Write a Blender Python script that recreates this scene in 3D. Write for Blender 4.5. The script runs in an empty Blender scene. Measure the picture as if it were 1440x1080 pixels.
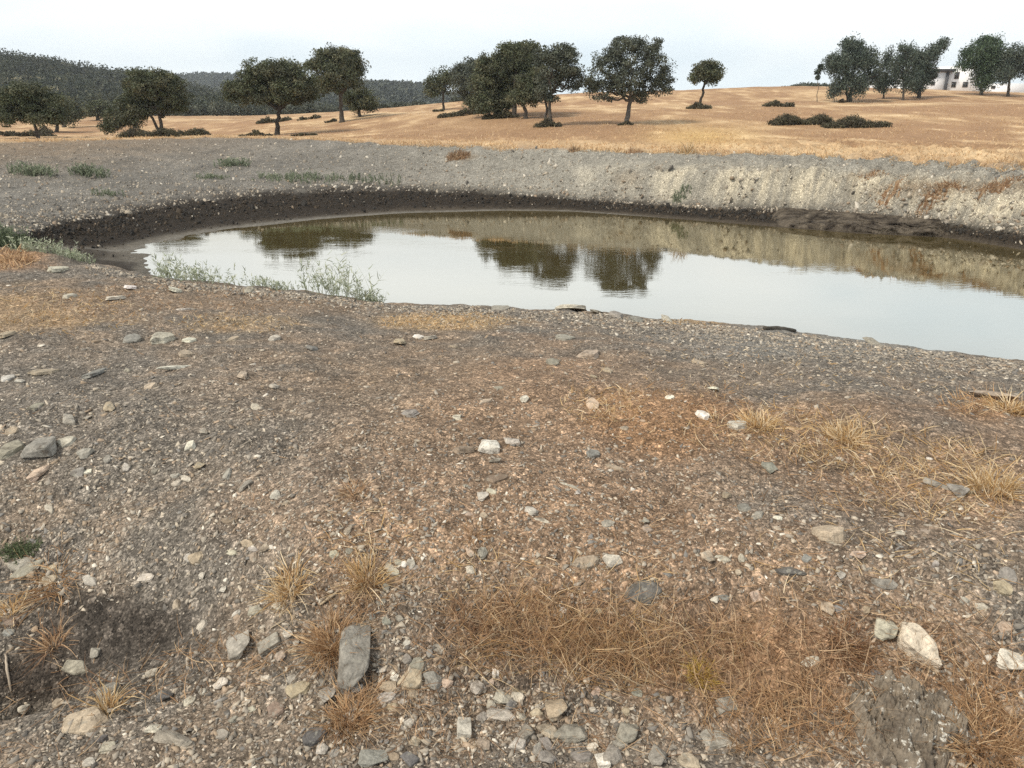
import bpy, bmesh, math, random
import numpy as np
from mathutils import Vector, Matrix, noise as mnoise

random.seed(7)
rng = np.random.default_rng(11)
scene = bpy.context.scene
COL = scene.collection

# ------------------------------------------------------------------ camera
HC, PITCH, FPX = 3.0, math.radians(20.0), 1060.0
CP, SP = math.cos(PITCH), math.sin(PITCH)
cam_d = bpy.data.cameras.new('camera')
cam_d.sensor_fit = 'HORIZONTAL'
cam_d.sensor_width = 36.0
cam_d.lens = 36.0 * FPX / 1440.0
cam_d.clip_start = 0.05
cam_d.clip_end = 20000
cam = bpy.data.objects.new('camera', cam_d)
COL.objects.link(cam)
cam.location = (0, 0, HC)
cam.rotation_euler = (math.pi / 2 - PITCH, 0, 0)
scene.camera = cam


def ray(u, v):
    """sideways, forward and upward rates of the sight line of a survey point"""
    a = (np.asarray(u, float) - 720.0) / FPX
    b = (540.0 - np.asarray(v, float)) / FPX
    return a, CP + b * SP, -SP + b * CP


def point_at(u, v, Y):
    a, f, d = ray(u, v)
    return np.array([a / f * Y, Y, HC + d / f * Y])


def px_size(Y, v=160):
    """metres per survey pixel at forward distance Y"""
    b = (540.0 - v) / FPX
    return Y / (CP + b * SP) / FPX


def project(X, Y, Z):
    dz = Z - HC
    depth = Y * CP - dz * SP
    up = Y * SP + dz * CP
    return 720 + FPX * X / depth, 540 - FPX * up / depth


# ------------------------------------------------------------------ noise
def _hash(ix, iy, seed):
    with np.errstate(over='ignore'):
        h = (ix.astype(np.int64) * 374761393 + iy.astype(np.int64) * 668265263 + seed * 1442695041) & 0xFFFFFFFF
        h = ((h ^ (h >> 13)) * 1274126177) & 0xFFFFFFFF
        h = h ^ (h >> 16)
    return h


def gnoise(x, y, seed=0):
    x = np.asarray(x, float); y = np.asarray(y, float)
    ix = np.floor(x).astype(np.int64); iy = np.floor(y).astype(np.int64)
    fx, fy = x - ix, y - iy
    ux = fx * fx * fx * (fx * (fx * 6 - 15) + 10)
    uy = fy * fy * fy * (fy * (fy * 6 - 15) + 10)

    def g(dx, dy):
        a = _hash(ix + dx, iy + dy, seed) / 4294967296.0 * 2 * np.pi
        return np.cos(a) * (fx - dx) + np.sin(a) * (fy - dy)
    return 1.4 * ((g(0, 0) * (1 - ux) + g(1, 0) * ux) * (1 - uy) + (g(0, 1) * (1 - ux) + g(1, 1) * ux) * uy)


def fbm(x, y, octaves=4, seed=0, gain=0.5):
    s = 0; a = 1.0; f = 1.0; tot = 0
    for k in range(octaves):
        s = s + a * gnoise(x * f + 17.3 * k, y * f - 9.1 * k, seed + k)
        tot += a
        a *= gain; f *= 2.03
    return s / tot


def sstep(a, b, x):
    t = np.clip((x - a) / (b - a), 0, 1)
    return t * t * (3 - 2 * t)


# ------------------------------------------------------------------ terrain: surveyed feature lines
def feat(pts, mode):
    """pts: (u, v, value); mode 'Z' value is a height, 'D' a drop below the lens, 'Y' a forward distance"""
    out = []
    for u, v, val in pts:
        a, f, d = ray(u, v)
        s = float(d / f)
        if mode == 'Y':
            Y = val; Z = HC + s * Y
        else:
            Z = val if mode == 'Z' else HC - val
            Y = (Z - HC) / s
        out.append((float(a / f), Y, Z))
    return sorted(out)


TGRID = np.linspace(-2.2, 2.2, 881)
FEATURES = []


def add_feature(samples, smooth=6):
    t = np.array([s[0] for s in samples]); Y = np.array([s[1] for s in samples]); Z = np.array([s[2] for s in samples])
    y = np.interp(TGRID, t, Y); z = np.interp(TGRID, t, Z)
    k = np.exp(-0.5 * (np.arange(-3 * smooth, 3 * smooth + 1) / smooth) ** 2); k /= k.sum()
    pad = 3 * smooth
    y = np.convolve(np.pad(y, pad, mode='edge'), k, mode='valid')
    z = np.convolve(np.pad(z, pad, mode='edge'), k, mode='valid')
    FEATURES.append([y, z])


def add_at(Yv, Zv, smooth=6):
    t = np.array([-0.9, -0.6, -0.3, 0, 0.3, 0.6, 0.9])
    Yv = np.broadcast_to(np.asarray(Yv, float), 7); Zv = np.broadcast_to(np.asarray(Zv, float), 7)
    add_feature(list(zip(t, Yv, Zv)), smooth)


add_at(0.02, HC - 1.55)
add_feature(feat([(0, 1080, 1.52), (400, 1080, 1.52), (720, 1080, 1.5), (1440, 1080, 1.46)], 'D'))
add_feature(feat([(0, 980, 1.55), (250, 985, 1.53), (450, 980, 1.48), (720, 975, 1.47), (1440, 985, 1.40)], 'D'))
add_feature(feat([(0, 850, 1.50), (250, 850, 1.46), (450, 850, 1.37), (720, 850, 1.35), (1440, 850, 1.28)], 'D'))
add_feature(feat([(0, 760, 1.40), (250, 760, 1.35), (450, 760, 1.27), (720, 760, 1.24), (1440, 760, 1.20)], 'D'))
add_feature(feat([(0, 600, 1.28), (300, 600, 1.23), (720, 600, 1.18), (1100, 600, 1.20), (1440, 600, 1.27)], 'D'))
add_feature(feat([(0, 500, 1.28), (300, 500, 1.30), (720, 500, 1.38), (1100, 500, 1.56), (1440, 540, 1.68)], 'D'))
crest = feat([(-150, 345, 7.6), (0, 350, 7.5), (100, 366, 7.3), (180, 382, 7.1), (250, 396, 7.0), (400, 408, 6.8), (550, 428, 6.9),
              (700, 431, 7.2), (850, 440, 7.9)], 'Y') + feat([(1000, 455, .5), (1075, 462, .38), (1150, 472, .22), (1300, 492, .05), (1440, 508, .01), (1600, 530, .01)], 'Z')
add_feature(sorted(crest), 5)
tc = TGRID
cy, cz = FEATURES[-1]
inpond = sstep(-0.56, -0.42, tc)
toe_z = 0.14 * (1 - inpond) - 0.12 * inpond
FEATURES.append([cy + np.maximum(cz - toe_z, 0.05) / 0.42 + 0.15, toe_z])
mid_y = np.interp(tc, [-1, -0.6, -0.3, 0, 0.3, 0.7], [13.0, 14.2, 15.0, 15.5, 15.0, 13.4])
mid_z = np.interp(tc, [-0.62, -0.52, -0.45, -0.3], [0.12, 0.10, -0.12, -0.5])
FEATURES.append([mid_y, mid_z])
add_feature(feat([(-120, 352, .28), (0, 350, .24), (60, 348, .20), (120, 350, .10), (170, 354, .02), (185, 352, 0), (230, 339, 0), (300, 325, 0), (360, 318, 0), (450, 308, 0), (560, 300, 0),
                  (700, 296, 0), (800, 297, 0), (900, 304, 0), (1000, 312, 0), (1100, 320, 0), (1200, 328, 0), (1330, 334, 0), (1440, 352, 0), (1560, 372, 0)], 'Z'), 2)
add_feature(feat([(-120, 335, .55), (0, 331, .5), (30, 328, .5), (100, 305, .5), (200, 287, .5), (300, 274, .55), (400, 265, .6), (560, 260, .58), (700, 268, .46), (850, 279, .30), (1000, 288, .30),
                  (1100, 292, .33), (1200, 299, .36), (1330, 309, .38), (1440, 325, .35), (1560, 340, .35)], 'Z'), 2)
add_feature(feat([(-120, 265, .95), (0, 260, .95), (300, 236, 1.0), (560, 234, 1.05), (750, 236, 1.1), (900, 238, 1.2), (1000, 240, 1.25), (1100, 246, 1.22), (1200, 252, 1.18), (1330, 263, 1.12), (1440, 272, 1.1), (1560, 288, 1.1)], 'Z'), 3)
add_feature(feat([(-120, 202, 1.75), (0, 200, 1.75), (150, 197, 1.75), (300, 193, 1.76), (430, 196, 1.76), (560, 203, 1.72), (700, 207, 1.70), (850, 212, 1.66), (1000, 216, 1.62),
                  (1150, 224, 1.56), (1300, 232, 1.54), (1440, 239, 1.52), (1560, 246, 1.5)], 'Z'), 3)
add_feature(feat([(-200, 190, 66), (0, 190, 66), (228, 189, 68), (300, 189, 60), (390, 189.5, 48), (480, 187, 45), (560, 185, 43.5), (720, 186, 38), (880, 180, 37.5), (1200, 192, 33.5), (1440, 200, 29), (1600, 205, 27)], 'Y'))
add_feature(feat([(-200, 168, 112), (0, 168, 110), (300, 168, 100), (480, 163, 72), (560, 158, 64), (680, 153, 58), (820, 152, 57), (960, 150, 56), (1200, 148, 55), (1440, 145, 54), (1600, 144, 54)], 'Y'))
py_, pz_ = FEATURES[-1]
FEATURES.append([py_ + 13, pz_ + np.interp(tc, [-0.3, -0.1, 0.1], [0.02, -0.15, -0.2])])
add_feature(feat([(-200, 164, 160), (0, 164, 160), (360, 163, 150), (480, 157, 125), (560, 150, 114), (640, 144, 110), (700, 139, 110), (820, 131, 112), (960, 127, 112),
                  (1040, 123, 113), (1150, 122, 113), (1300, 126, 112), (1440, 131, 110), (1600, 135, 110)], 'Y'), 4)
ry_, rz_ = FEATURES[-1]
FEATURES.append([ry_ + 30, rz_ - np.interp(tc, [-0.3, -0.1, 0.1], [0.1, 0.5, 0.9])])
FEATURES.append([ry_ * 0 + 230, np.interp(tc, [-0.3, 0.1], [1.9, 2.2])])
FEATURES.append([ry_ * 0 + 700, ry_ * 0 + 1.0])
FEATURES.append([ry_ * 0 + 6000, ry_ * 0 - 4.0])
FY = np.array([f[0] for f in FEATURES]).T.copy()      # (t, K)
FZ = np.array([f[1] for f in FEATURES]).T.copy()
for k in range(1, FY.shape[1]):
    FY[:, k] = np.maximum(FY[:, k], FY[:, k - 1] + 0.03)
H_ = np.diff(FY, axis=1)
D_ = np.diff(FZ, axis=1) / H_
M_ = np.zeros_like(FY)
w1 = 2 * H_[:, 1:] + H_[:, :-1]; w2 = H_[:, 1:] + 2 * H_[:, :-1]
same = (D_[:, 1:] * D_[:, :-1]) > 0
with np.errstate(divide='ignore', invalid='ignore'):
    hm = (w1 + w2) / (w1 / D_[:, :-1] + w2 / D_[:, 1:])
M_[:, 1:-1] = np.where(same, hm, 0.0)
M_[:, 0] = 0; M_[:, -1] = D_[:, -1]


YG = np.concatenate([[0.02], np.exp(np.linspace(math.log(0.25), math.log(140), 1150)), np.exp(np.linspace(math.log(143), math.log(6000), 60))])
TG = np.concatenate([np.linspace(-2.2, -0.86, 60)[:-1], np.linspace(-0.86, 0.86, 620), np.linspace(0.86, 2.2, 60)[1:]])
LOGY = np.log(YG)


def build_heights():
    Z = np.zeros((len(TG), len(YG))); ZONE = np.zeros_like(Z)
    for i, t in enumerate(TG):
        x = (t - TGRID[0]) / (TGRID[1] - TGRID[0])
        i0 = int(min(max(math.floor(x), 0), len(TGRID) - 2)); w = x - i0
        fy = FY[i0] * (1 - w) + FY[i0 + 1] * w
        fz = FZ[i0] * (1 - w) + FZ[i0 + 1] * w
        m = M_[i0] * (1 - w) + M_[i0 + 1] * w
        k = np.clip(np.searchsorted(fy, YG) - 1, 0, len(fy) - 2)
        h = fy[k + 1] - fy[k]
        s = np.clip((YG - fy[k]) / h, 0, 1)
        h00 = (1 + 2 * s) * (1 - s) ** 2; h10 = s * (1 - s) ** 2; h01 = s * s * (3 - 2 * s); h11 = s * s * (s - 1)
        Z[i] = h00 * fz[k] + h10 * h * m[k] + h01 * fz[k + 1] + h11 * h * m[k + 1]
        ZONE[i] = k + s
    return Z, ZONE


GZ, GZONE = build_heights()
TT, YY = np.meshgrid(TG, YG, indexing='ij')
XX = TT * YY
# unevenness of the ground itself
near = 1 - sstep(9, 22, YY)
far = sstep(20, 34, YY) * (1 - sstep(150, 400, YY))
GZ = GZ + near * (fbm(XX * 0.9, YY * 0.9, 3, 3) * 0.085 * sstep(0, 2, np.abs(GZONE - 7) + .3) + fbm(XX * 4, YY * 4, 4, 5) * 0.030 + fbm(XX * 24, YY * 24, 3, 6) * 0.005)
GZ = GZ + far * (fbm(XX * 0.09, YY * 0.09, 3, 9) * 0.28 * sstep(38, 60, YY) * (1 - 0.6 * sstep(90, 120, YY)) + fbm(XX * 0.5, YY * 0.5, 3, 10) * 0.05)
bank = sstep(10.9, 11.6, GZONE) * (1 - sstep(13.2, 14.2, GZONE))
PX, PV = project(XX, YY, GZ)
cliff = sstep(960, 1130, PX) * bank
rid = np.abs(fbm(XX * 0.9, YY * 0.9 + GZ * 2.2, 4, 21))
GZ = GZ + bank * fbm(XX * 1.3, YY * 1.3, 4, 20) * 0.11 + cliff * ((0.25 - rid) * 0.60 + fbm(XX * 2.6, YY * 2.6 + GZ * 5, 4, 22) * 0.17)
shore = sstep(6.2, 6.8, GZONE) * (1 - sstep(7.4, 7.9, GZONE))
GZ = GZ + shore * (fbm(XX * 2.2, YY * 2.2, 4, 26) * 0.05)
tipz = sstep(8.3, 9.0, GZONE) * (1 - sstep(10.2, 10.6, GZONE)) * (1 - sstep(-.34, -.22, TT))
GZ = GZ + tipz * fbm(XX * 1.3, YY * 1.3, 4, 28) * 0.045
slope_l = sstep(11.0, 11.3, GZONE) * (1 - sstep(12.7, 13.0, GZONE))
GZ = GZ + slope_l * fbm(XX * 3.2, YY * 3.2, 4, 27) * 0.05
mudz = sstep(9.8, 10.2, GZONE) * (1 - sstep(10.9, 11.1, GZONE)) * sstep(0.02, 0.15, GZ)
GZ = GZ + mudz * fbm(XX * 4.5, YY * 4.5, 3, 24) * 0.05
# the hollow scraped out at the near side
hx, hy = None, None


def height(X, Y):
    X = np.asarray(X, float); Y = np.maximum(np.asarray(Y, float), 0.021)
    t = np.clip(X / Y, TG[0], TG[-1] - 1e-6)
    i = np.clip(np.searchsorted(TG, t, side='right') - 1, 0, len(TG) - 2)
    j = np.clip(np.searchsorted(YG, Y, side='right') - 1, 0, len(YG) - 2)
    wi = np.clip((t - TG[i]) / (TG[i + 1] - TG[i]), 0, 1); wj = np.clip((Y - YG[j]) / (YG[j + 1] - YG[j]), 0, 1)
    return ((GZ[i, j] * (1 - wj) + GZ[i, j + 1] * wj) * (1 - wi) + (GZ[i + 1, j] * (1 - wj) + GZ[i + 1, j + 1] * wj) * wi)


_march = np.exp(np.linspace(math.log(0.8), math.log(160), 900))


def hit(u, v, y0=0.8):
    """where the sight line of survey point (u, v) meets the ground (vectorised): X, Y, Z"""
    u = np.atleast_1d(np.asarray(u, float)); v = np.atleast_1d(np.asarray(v, float))
    a, f, d = ray(u, v)
    t = a / f; s = d / f
    Yh = np.full(u.shape, 160.0)
    done = np.zeros(u.shape, bool)
    prev = np.full(u.shape, max(0.8, y0))
    for Y in _march:
        if Y < y0:
            continue
        zz = height(t * Y, np.full(u.shape, Y))
        under = (HC + s * Y <= zz) & ~done
        if under.any():
            lo = prev[under]; hi = np.full(lo.shape, Y)
            tu, su = t[under], s[under]
            for _ in range(7):
                m = (lo + hi) / 2
                b = HC + su * m <= height(tu * m, m)
                hi = np.where(b, m, hi); lo = np.where(b, lo, m)
            Yh[under] = hi
            done |= under
            if done.all():
                break
        prev = np.where(done, prev, Y)
    X = t * Yh
    return X, Yh, height(X, Yh)


def hit1(u, v, y0=0.8):
    X, Y, Z = hit([u], [v], y0)
    return float(X[0]), float(Y[0]), float(Z[0])


def normal_at(X, Y, e=None):
    X = np.asarray(X, float); Y = np.asarray(Y, float)
    e = 0.02 + 0.01 * Y if e is None else e
    dx = (height(X + e, Y) - height(X - e, Y)) / (2 * e); dy = (height(X, Y + e) - height(X, Y - e)) / (2 * e)
    n = np.stack([-dx, -dy, np.ones_like(dx)], -1)
    return n / np.linalg.norm(n, axis=-1, keepdims=True)


# dig the small hollow at the near corner
_hx, _hy, _ = hit1(32, 965)
GZ -= 0.16 * np.exp(-(((XX - _hx) / 0.16) ** 2 + ((YY - _hy) / 0.085) ** 2))
_hx, _hy, _ = hit1(170, 890)
GZ -= 0.05 * np.exp(-(((XX - _hx) / 0.34) ** 2 + ((YY - _hy) / 0.16) ** 2))

# ------------------------------------------------------------------ object helpers
def tag(o, label=None, cat=None, group=None, kind=None):
    if label: o['label'] = label
    if cat: o['category'] = cat
    if group: o['group'] = group
    if kind: o['kind'] = kind
    return o


def link(name, data, parent=None):
    o = bpy.data.objects.new(name, data)
    COL.objects.link(o)
    if parent is not None:
        o.parent = parent
    return o


def empty(name, loc=(0, 0, 0)):
    o = link(name, None)
    o.location = loc
    o.empty_display_size = 0.2
    return o


def np_mesh(name, V, faces, mat=None, tint=None, smooth=False):
    """faces: list of (n,k) index arrays; tint: per-vertex rgb stored as attribute"""
    V = np.asarray(V, np.float32).reshape(-1, 3)
    faces = [np.asarray(f, np.int32) for f in faces if len(f)]
    me = bpy.data.meshes.new(name)
    me.vertices.add(len(V)); me.vertices.foreach_set('co', V.ravel())
    tot = sum(f.size for f in faces); npoly = sum(len(f) for f in faces)
    me.loops.add(tot); me.loops.foreach_set('vertex_index', np.concatenate([f.ravel() for f in faces]))
    ls = []; c = 0
    for f in faces:
        k = f.shape[1]
        ls.append(c + np.arange(len(f), dtype=np.int32) * k); c += f.size
    me.polygons.add(npoly)
    me.polygons.foreach_set('loop_start', np.concatenate(ls).astype(np.int32))
    if smooth:
        me.polygons.foreach_set('use_smooth', np.ones(npoly, bool))
    if tint is not None:
        t = np.asarray(tint, np.float32)
        if t.shape[1] == 3:
            t = np.concatenate([t, np.ones((len(t), 1), np.float32)], 1)
        at = me.color_attributes.new('tint', 'FLOAT_COLOR', 'POINT')
        at.data.foreach_set('color', t.ravel())
    me.update(calc_edges=True)
    me.validate()
    if mat is not None:
        me.materials.append(mat)
    return me


# ------------------------------------------------------------------ materials
def new_mat(name):
    m = bpy.data.materials.new(name)
    m.use_nodes = True
    nt = m.node_tree
    b = nt.nodes['Principled BSDF']
    return m, nt, b


def N(nt, typ, **kw):
    n = nt.nodes.new(typ)
    for k, v in kw.items():
        if k.startswith('i_'):
            n.inputs[k[2:].replace('_', ' ')].default_value = v
        else:
            setattr(n, k, v)
    return n


def mixc(nt, fac, a, b, blend='MIX'):
    n = nt.nodes.new('ShaderNodeMix'); n.data_type = 'RGBA'; n.blend_type = blend
    for sock, val in ((n.inputs['Factor'], fac), (n.inputs['A'], a), (n.inputs['B'], b)):
        if hasattr(val, 'is_linked'):
            nt.links.new(val, sock)
        elif isinstance(val, (tuple, list)):
            sock.default_value = (*val, 1)[:4]
        else:
            sock.default_value = val
    return n.outputs['Result']


def ramp(nt, inp, stops):
    n = nt.nodes.new('ShaderNodeValToRGB')
    e = n.color_ramp.elements
    while len(e) < len(stops):
        e.new(0.5)
    for el, (p, c) in zip(e, stops):
        el.position = p
        el.color = (*c, 1) if isinstance(c, (tuple, list)) else (c, c, c, 1)
    nt.links.new(inp, n.inputs['Fac'])
    return n.outputs['Color']


def noise_node(nt, scale, detail=4, rough=0.55, coord=None, dist=0.0):
    n = N(nt, 'ShaderNodeTexNoise', i_Scale=scale, i_Detail=detail, i_Roughness=rough, i_Distortion=dist)
    if coord is not None:
        nt.links.new(coord, n.inputs['Vector'])
    return n


def tint_mat(name, rough=0.8, spec=0.2, mult=(1, 1, 1), trans=0.0, var=0.0, scale=40):
    m, nt, b = new_mat(name)
    at = N(nt, 'ShaderNodeAttribute', attribute_name='tint')
    c = mixc(nt, 1.0, at.outputs['Color'], mult, 'MULTIPLY')
    if var:
        tc_ = N(nt, 'ShaderNodeTexCoord')
        n = noise_node(nt, scale, 3, coord=tc_.outputs['Object'])
        c = mixc(nt, 1.0, c, ramp(nt, n.outputs['Fac'], [(0.25, 1 - var), (0.75, 1 + var)]), 'MULTIPLY')
    nt.links.new(c, b.inputs['Base Color'])
    b.inputs['Roughness'].default_value = rough
    b.inputs['Specular IOR Level'].default_value = spec
    if trans:
        tr = N(nt, 'ShaderNodeBsdfTranslucent')
        nt.links.new(c, tr.inputs['Color'])
        mx = N(nt, 'ShaderNodeMixShader'); mx.inputs['Fac'].default_value = trans
        nt.links.new(b.outputs[0], mx.inputs[1]); nt.links.new(tr.outputs[0], mx.inputs[2])
        nt.links.new(mx.outputs[0], nt.nodes['Material Output'].inputs['Surface'])
    return m


M_LEAF = tint_mat('leaf', 0.65, 0.25, trans=0.15)
M_GRASS = tint_mat('dry_straw', 0.75, 0.2, trans=0.2)
M_WEED = tint_mat('weed_green', 0.7, 0.2, trans=0.2)
M_CHIP = tint_mat('slate_chip', 0.85, 0.25, var=0.25, scale=60)
M_BARKT = tint_mat('bark', 0.9, 0.1, var=0.35, scale=9)
# ------------------------------------------------------------------ ground: colour of the soils by where they lie
PX, PV = project(XX, YY, GZ)
ZN = GZONE
C = np.zeros(GZ.shape + (3,))


def lay(mask, col):
    global C
    C = C * (1 - mask[..., None]) + np.asarray(col) * mask[..., None]


def patch(u, v, ru, rv, soft=0.6, warp=0.35, seed=0):
    """a soil patch round the survey point (u, v)"""
    w = fbm(XX * 1.7, YY * 1.7, 4, 40 + seed) * warp * 2
    r = np.sqrt(((PX - u) / ru) ** 2 + ((PV - v) / rv) ** 2) + w
    return 1 - sstep(1 - soft, 1 + soft * 0.5, r)


nA = fbm(XX * 0.8, YY * 0.8, 4, 31); nB = fbm(XX * 3.1, YY * 3.1, 4, 32); nC = fbm(XX * 11, YY * 11, 3, 33)
GREY = (.212, .184, .150); BROWN = (.27, .198, .135); EARTH = (.325, .215, .135); GOLD = (.47, .315, .16); RUST = (.34, .195, .10); DARK = (.105, .090, .074)
C[:] = GREY
lay(sstep(-0.15, 0.35, nB + 0.5 * nA) * 0.6, BROWN)
for i, (u, v, ru, rv, c, k) in enumerate([
        (700, 690, 330, 190, EARTH, .75), (560, 560, 260, 90, BROWN, .7), (820, 560, 220, 70, EARTH, .7), (920, 590, 120, 60, RUST, .6), (1120, 620, 240, 70, RUST, .5),
        (1330, 680, 190, 90, EARTH, .75), (1390, 575, 70, 22, RUST, .7), (40, 440, 160, 38, (.40, .265, .14), .6), (20, 365, 70, 18, RUST, .7), (200, 420, 180, 26, BROWN, .8), (620, 452, 110, 14, GOLD, .65), (330, 455, 90, 14, GOLD, .35),
        (980, 452, 60, 7, GOLD, .5), (430, 430, 160, 14, BROWN, .7), (1000, 530, 160, 25, BROWN, .6), (860, 760, 380, 90, EARTH, .55), (1100, 850, 320, 130, EARTH, .55),
        (850, 910, 330, 90, (.22, .14, .085), .6), (520, 850, 120, 80, BROWN, .6), (1350, 1020, 150, 90, RUST, .4), (1060, 960, 170, 90, RUST, .4), (300, 620, 260, 90, GREY, .5), (80, 560, 170, 90, GREY, .7),
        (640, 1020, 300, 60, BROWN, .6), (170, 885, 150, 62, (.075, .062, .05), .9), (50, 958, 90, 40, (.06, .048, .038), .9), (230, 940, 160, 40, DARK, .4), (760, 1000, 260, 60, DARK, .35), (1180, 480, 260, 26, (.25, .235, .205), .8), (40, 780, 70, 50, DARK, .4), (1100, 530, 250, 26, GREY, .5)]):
    lay(patch(u, v, ru, rv, seed=i) * k, c)
C *= (1 + 0.35 * nB + 0.22 * nC)[..., None]
nearC = C.copy()
# the pond side
wet = sstep(8.0, 8.6, ZN)
lay(wet, (.040, .032, .025))
nM = fbm(XX * 1.1, YY * 1.1, 4, 51); nF = fbm(XX * 5, YY * 5, 3, 52)
mud = np.clip(ZN - 10, 0, 1)
lay(sstep(9.6, 9.95, ZN), (.075, .060, .043))
leftish = 1 - sstep(430, 620, PX)
lay(sstep(10.10, 10.34, ZN + 0.12 * nM + 0.10 * leftish), (.034, .027, .020))
lay(sstep(8.4, 9.0, ZN) * (1 - sstep(9.95, 10.1, ZN)) * (1 - sstep(165, 235, PX)) * .75, (.048, .039, .029))
lay(np.exp(-((GZ - .015) / .035) ** 2) * sstep(8.6, 9.2, ZN) * (1 - sstep(10.1, 10.4, ZN)) * (1 - sstep(200, 420, PX)) * .7, (.20, .18, .145))
rim = np.exp(-((ZN - 10.02) / 0.06) ** 2) * (1 - sstep(820, 980, PX))
lay(rim * 0.8, (.21, .195, .165))
shoreleft = sstep(9.0, 9.9, ZN) * (1 - sstep(10.0, 10.25, ZN)) * (1 - sstep(150, 420, PX)) * sstep(90, 170, PX)
lay(shoreleft * 0.3, (.11, .095, .075))
C *= np.where(ZN > 8.5, 1 + 0.35 * nF, 1.0)[..., None]
bk = sstep(10.74, 11.26, ZN + 0.20 * nM + 0.12 * nF)
right_ = sstep(760, 1120, PX + 140 * nM)
greyb = np.array([.184, .170, .146]) * (1 + .25 * sstep(-.2, .4, fbm(XX * .35, YY * .35, 4, 58)))[..., None]; chalk = np.array([.50, .44, .325])
up = np.clip(ZN - 11, 0, 2)
Cb = greyb + (np.array([.29, .27, .225]) - greyb) * sstep(380, 800, PX)[..., None]
ck = right_ * sstep(0.02, 0.35, up + 0.25 * nM) * (1 - sstep(1.0, 1.45, up + 0.3 * nM))
ck = ck * (0.22 + 0.78 * sstep(-0.3, 0.35, nM + 0.8 * nF))
Cb = Cb * (1 - ck[..., None]) + chalk * ck[..., None]
streak = sstep(0.1, 0.45, fbm(XX * 1.8, YY * 1.8 + GZ * 4, 4, 57)) * cliff
Cb = Cb * (1 - 0.65 * streak[..., None]) + np.array([.19, .165, .13]) * 0.65 * streak[..., None]
Cb *= (1 + 0.32 * nF + 0.28 * nM)[..., None]
lay(bk, Cb)
# brown stains where dry growth hangs on the lip
for i, (u, v, ru, rv, k) in enumerate([(1300, 263, 70, 9, .75), (1410, 262, 60, 7, .7), (1240, 270, 40, 7, .5), (1215, 245, 30, 5, .6), (645, 220, 22, 7, .6), (885, 250, 26, 10, .35)]):
    lay(patch(u, v, ru, rv, seed=60 + i) * bk * k, (.22, .16, .10))
fd = sstep(12.86, 13.1, ZN + 0.10 * nM + 0.05 * nF)
tr = sstep(11.9, 12.9, ZN + 0.35 * nM) * (1 - sstep(60, 520, PX))
lay(tr * 0.75, (.255, .185, .12))
nG = fbm(XX * 0.16, YY * 0.10, 4, 71); nH = fbm(XX * 0.7, YY * 0.35, 4, 72); nI = fbm(XX * 3.5, YY * 2.0, 3, 73)
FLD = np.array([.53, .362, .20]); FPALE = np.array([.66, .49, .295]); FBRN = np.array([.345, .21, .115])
m1 = sstep(-0.25, 0.5, nG + 0.5 * nH); m2 = sstep(0.12, 0.6, nG * 0.5 + nH)
F_ = FBRN + (FLD - FBRN) * m1[..., None]
F_ = F_ + (FPALE - F_) * m2[..., None] * 0.75
ridgeline = np.exp(-((ZN - 15.0) / 0.12) ** 2)
F_ = F_ + (FPALE - F_) * (ridgeline * 0.6)[..., None]
edge = np.exp(-((ZN - 13.15) / 0.12) ** 2)
F_ = F_ + (FPALE - F_) * (edge * 0.5)[..., None]
yel = np.exp(-(((PX - 985) / 70) ** 2 + ((PV - 192) / 14) ** 2))
F_ = F_ + (np.array([.62, .42, .17]) - F_) * (yel * 0.7)[..., None]
mid_brown = sstep(500, 700, PX) * (1 - sstep(760, 920, PX)) * sstep(13.3, 13.7, ZN) * (1 - sstep(14.5, 14.9, ZN))  # browner stretch in the middle of the pasture
F_ = F_ + (FBRN * 0.95 - F_) * (mid_brown * 0.85)[..., None]
F_ *= (1 + 0.18 * nI + 0.15 * nH)[..., None]
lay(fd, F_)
distant = sstep(140, 230, YY)
lay(distant, (.10, .095, .06))
C = np.clip(C, 0.012, 0.8)

GRAV = (1 - fd) * (1 - 0.6 * wet * (1 - bk))
nt_, ny_ = GZ.shape
V = np.stack([XX, YY, GZ], -1).reshape(-1, 3)
idx = np.arange(nt_ * ny_).reshape(nt_, ny_)
F = np.stack([idx[:-1, :-1], idx[1:, :-1], idx[1:, 1:], idx[:-1, 1:]], -1).reshape(-1, 4)

m, nt, b = new_mat('ground_soil')
tcn = N(nt, 'ShaderNodeTexCoord'); co = tcn.outputs['Object']
at = N(nt, 'ShaderNodeAttribute', attribute_name='tint')
ga = N(nt, 'ShaderNodeAttribute', attribute_name='gravel')
n1 = noise_node(nt, 9, 6, 0.6, co)
n2 = noise_node(nt, 70, 5, 0.65, co)
vo = N(nt, 'ShaderNodeTexVoronoi', i_Scale=140.0); nt.links.new(co, vo.inputs['Vector'])
vo2 = N(nt, 'ShaderNodeTexVoronoi', i_Scale=52.0); nt.links.new(co, vo2.inputs['Vector'])
sepg = N(nt, 'ShaderNodeSeparateColor'); nt.links.new(vo.outputs['Color'], sepg.inputs[0])
seph = N(nt, 'ShaderNodeSeparateColor'); nt.links.new(vo2.outputs['Color'], seph.inputs[0])
g1 = ramp(nt, sepg.outputs[0], [(0.0, 0.55), (0.55, 0.9), (0.85, 1.25), (1.0, 2.0)])
g2 = ramp(nt, seph.outputs[1], [(0.0, 0.65), (0.6, 0.95), (0.9, 1.2), (1.0, 1.8)])
c = mixc(nt, 1.0, at.outputs['Color'], ramp(nt, n1.outputs['Fac'], [(0.25, 0.72), (0.75, 1.28)]), 'MULTIPLY')
c = mixc(nt, 1.0, c, ramp(nt, n2.outputs['Fac'], [(0.25, 0.75), (0.75, 1.25)]), 'MULTIPLY')
cg = mixc(nt, 1.0, mixc(nt, 1.0, c, g1, 'MULTIPLY'), g2, 'MULTIPLY')
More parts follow.
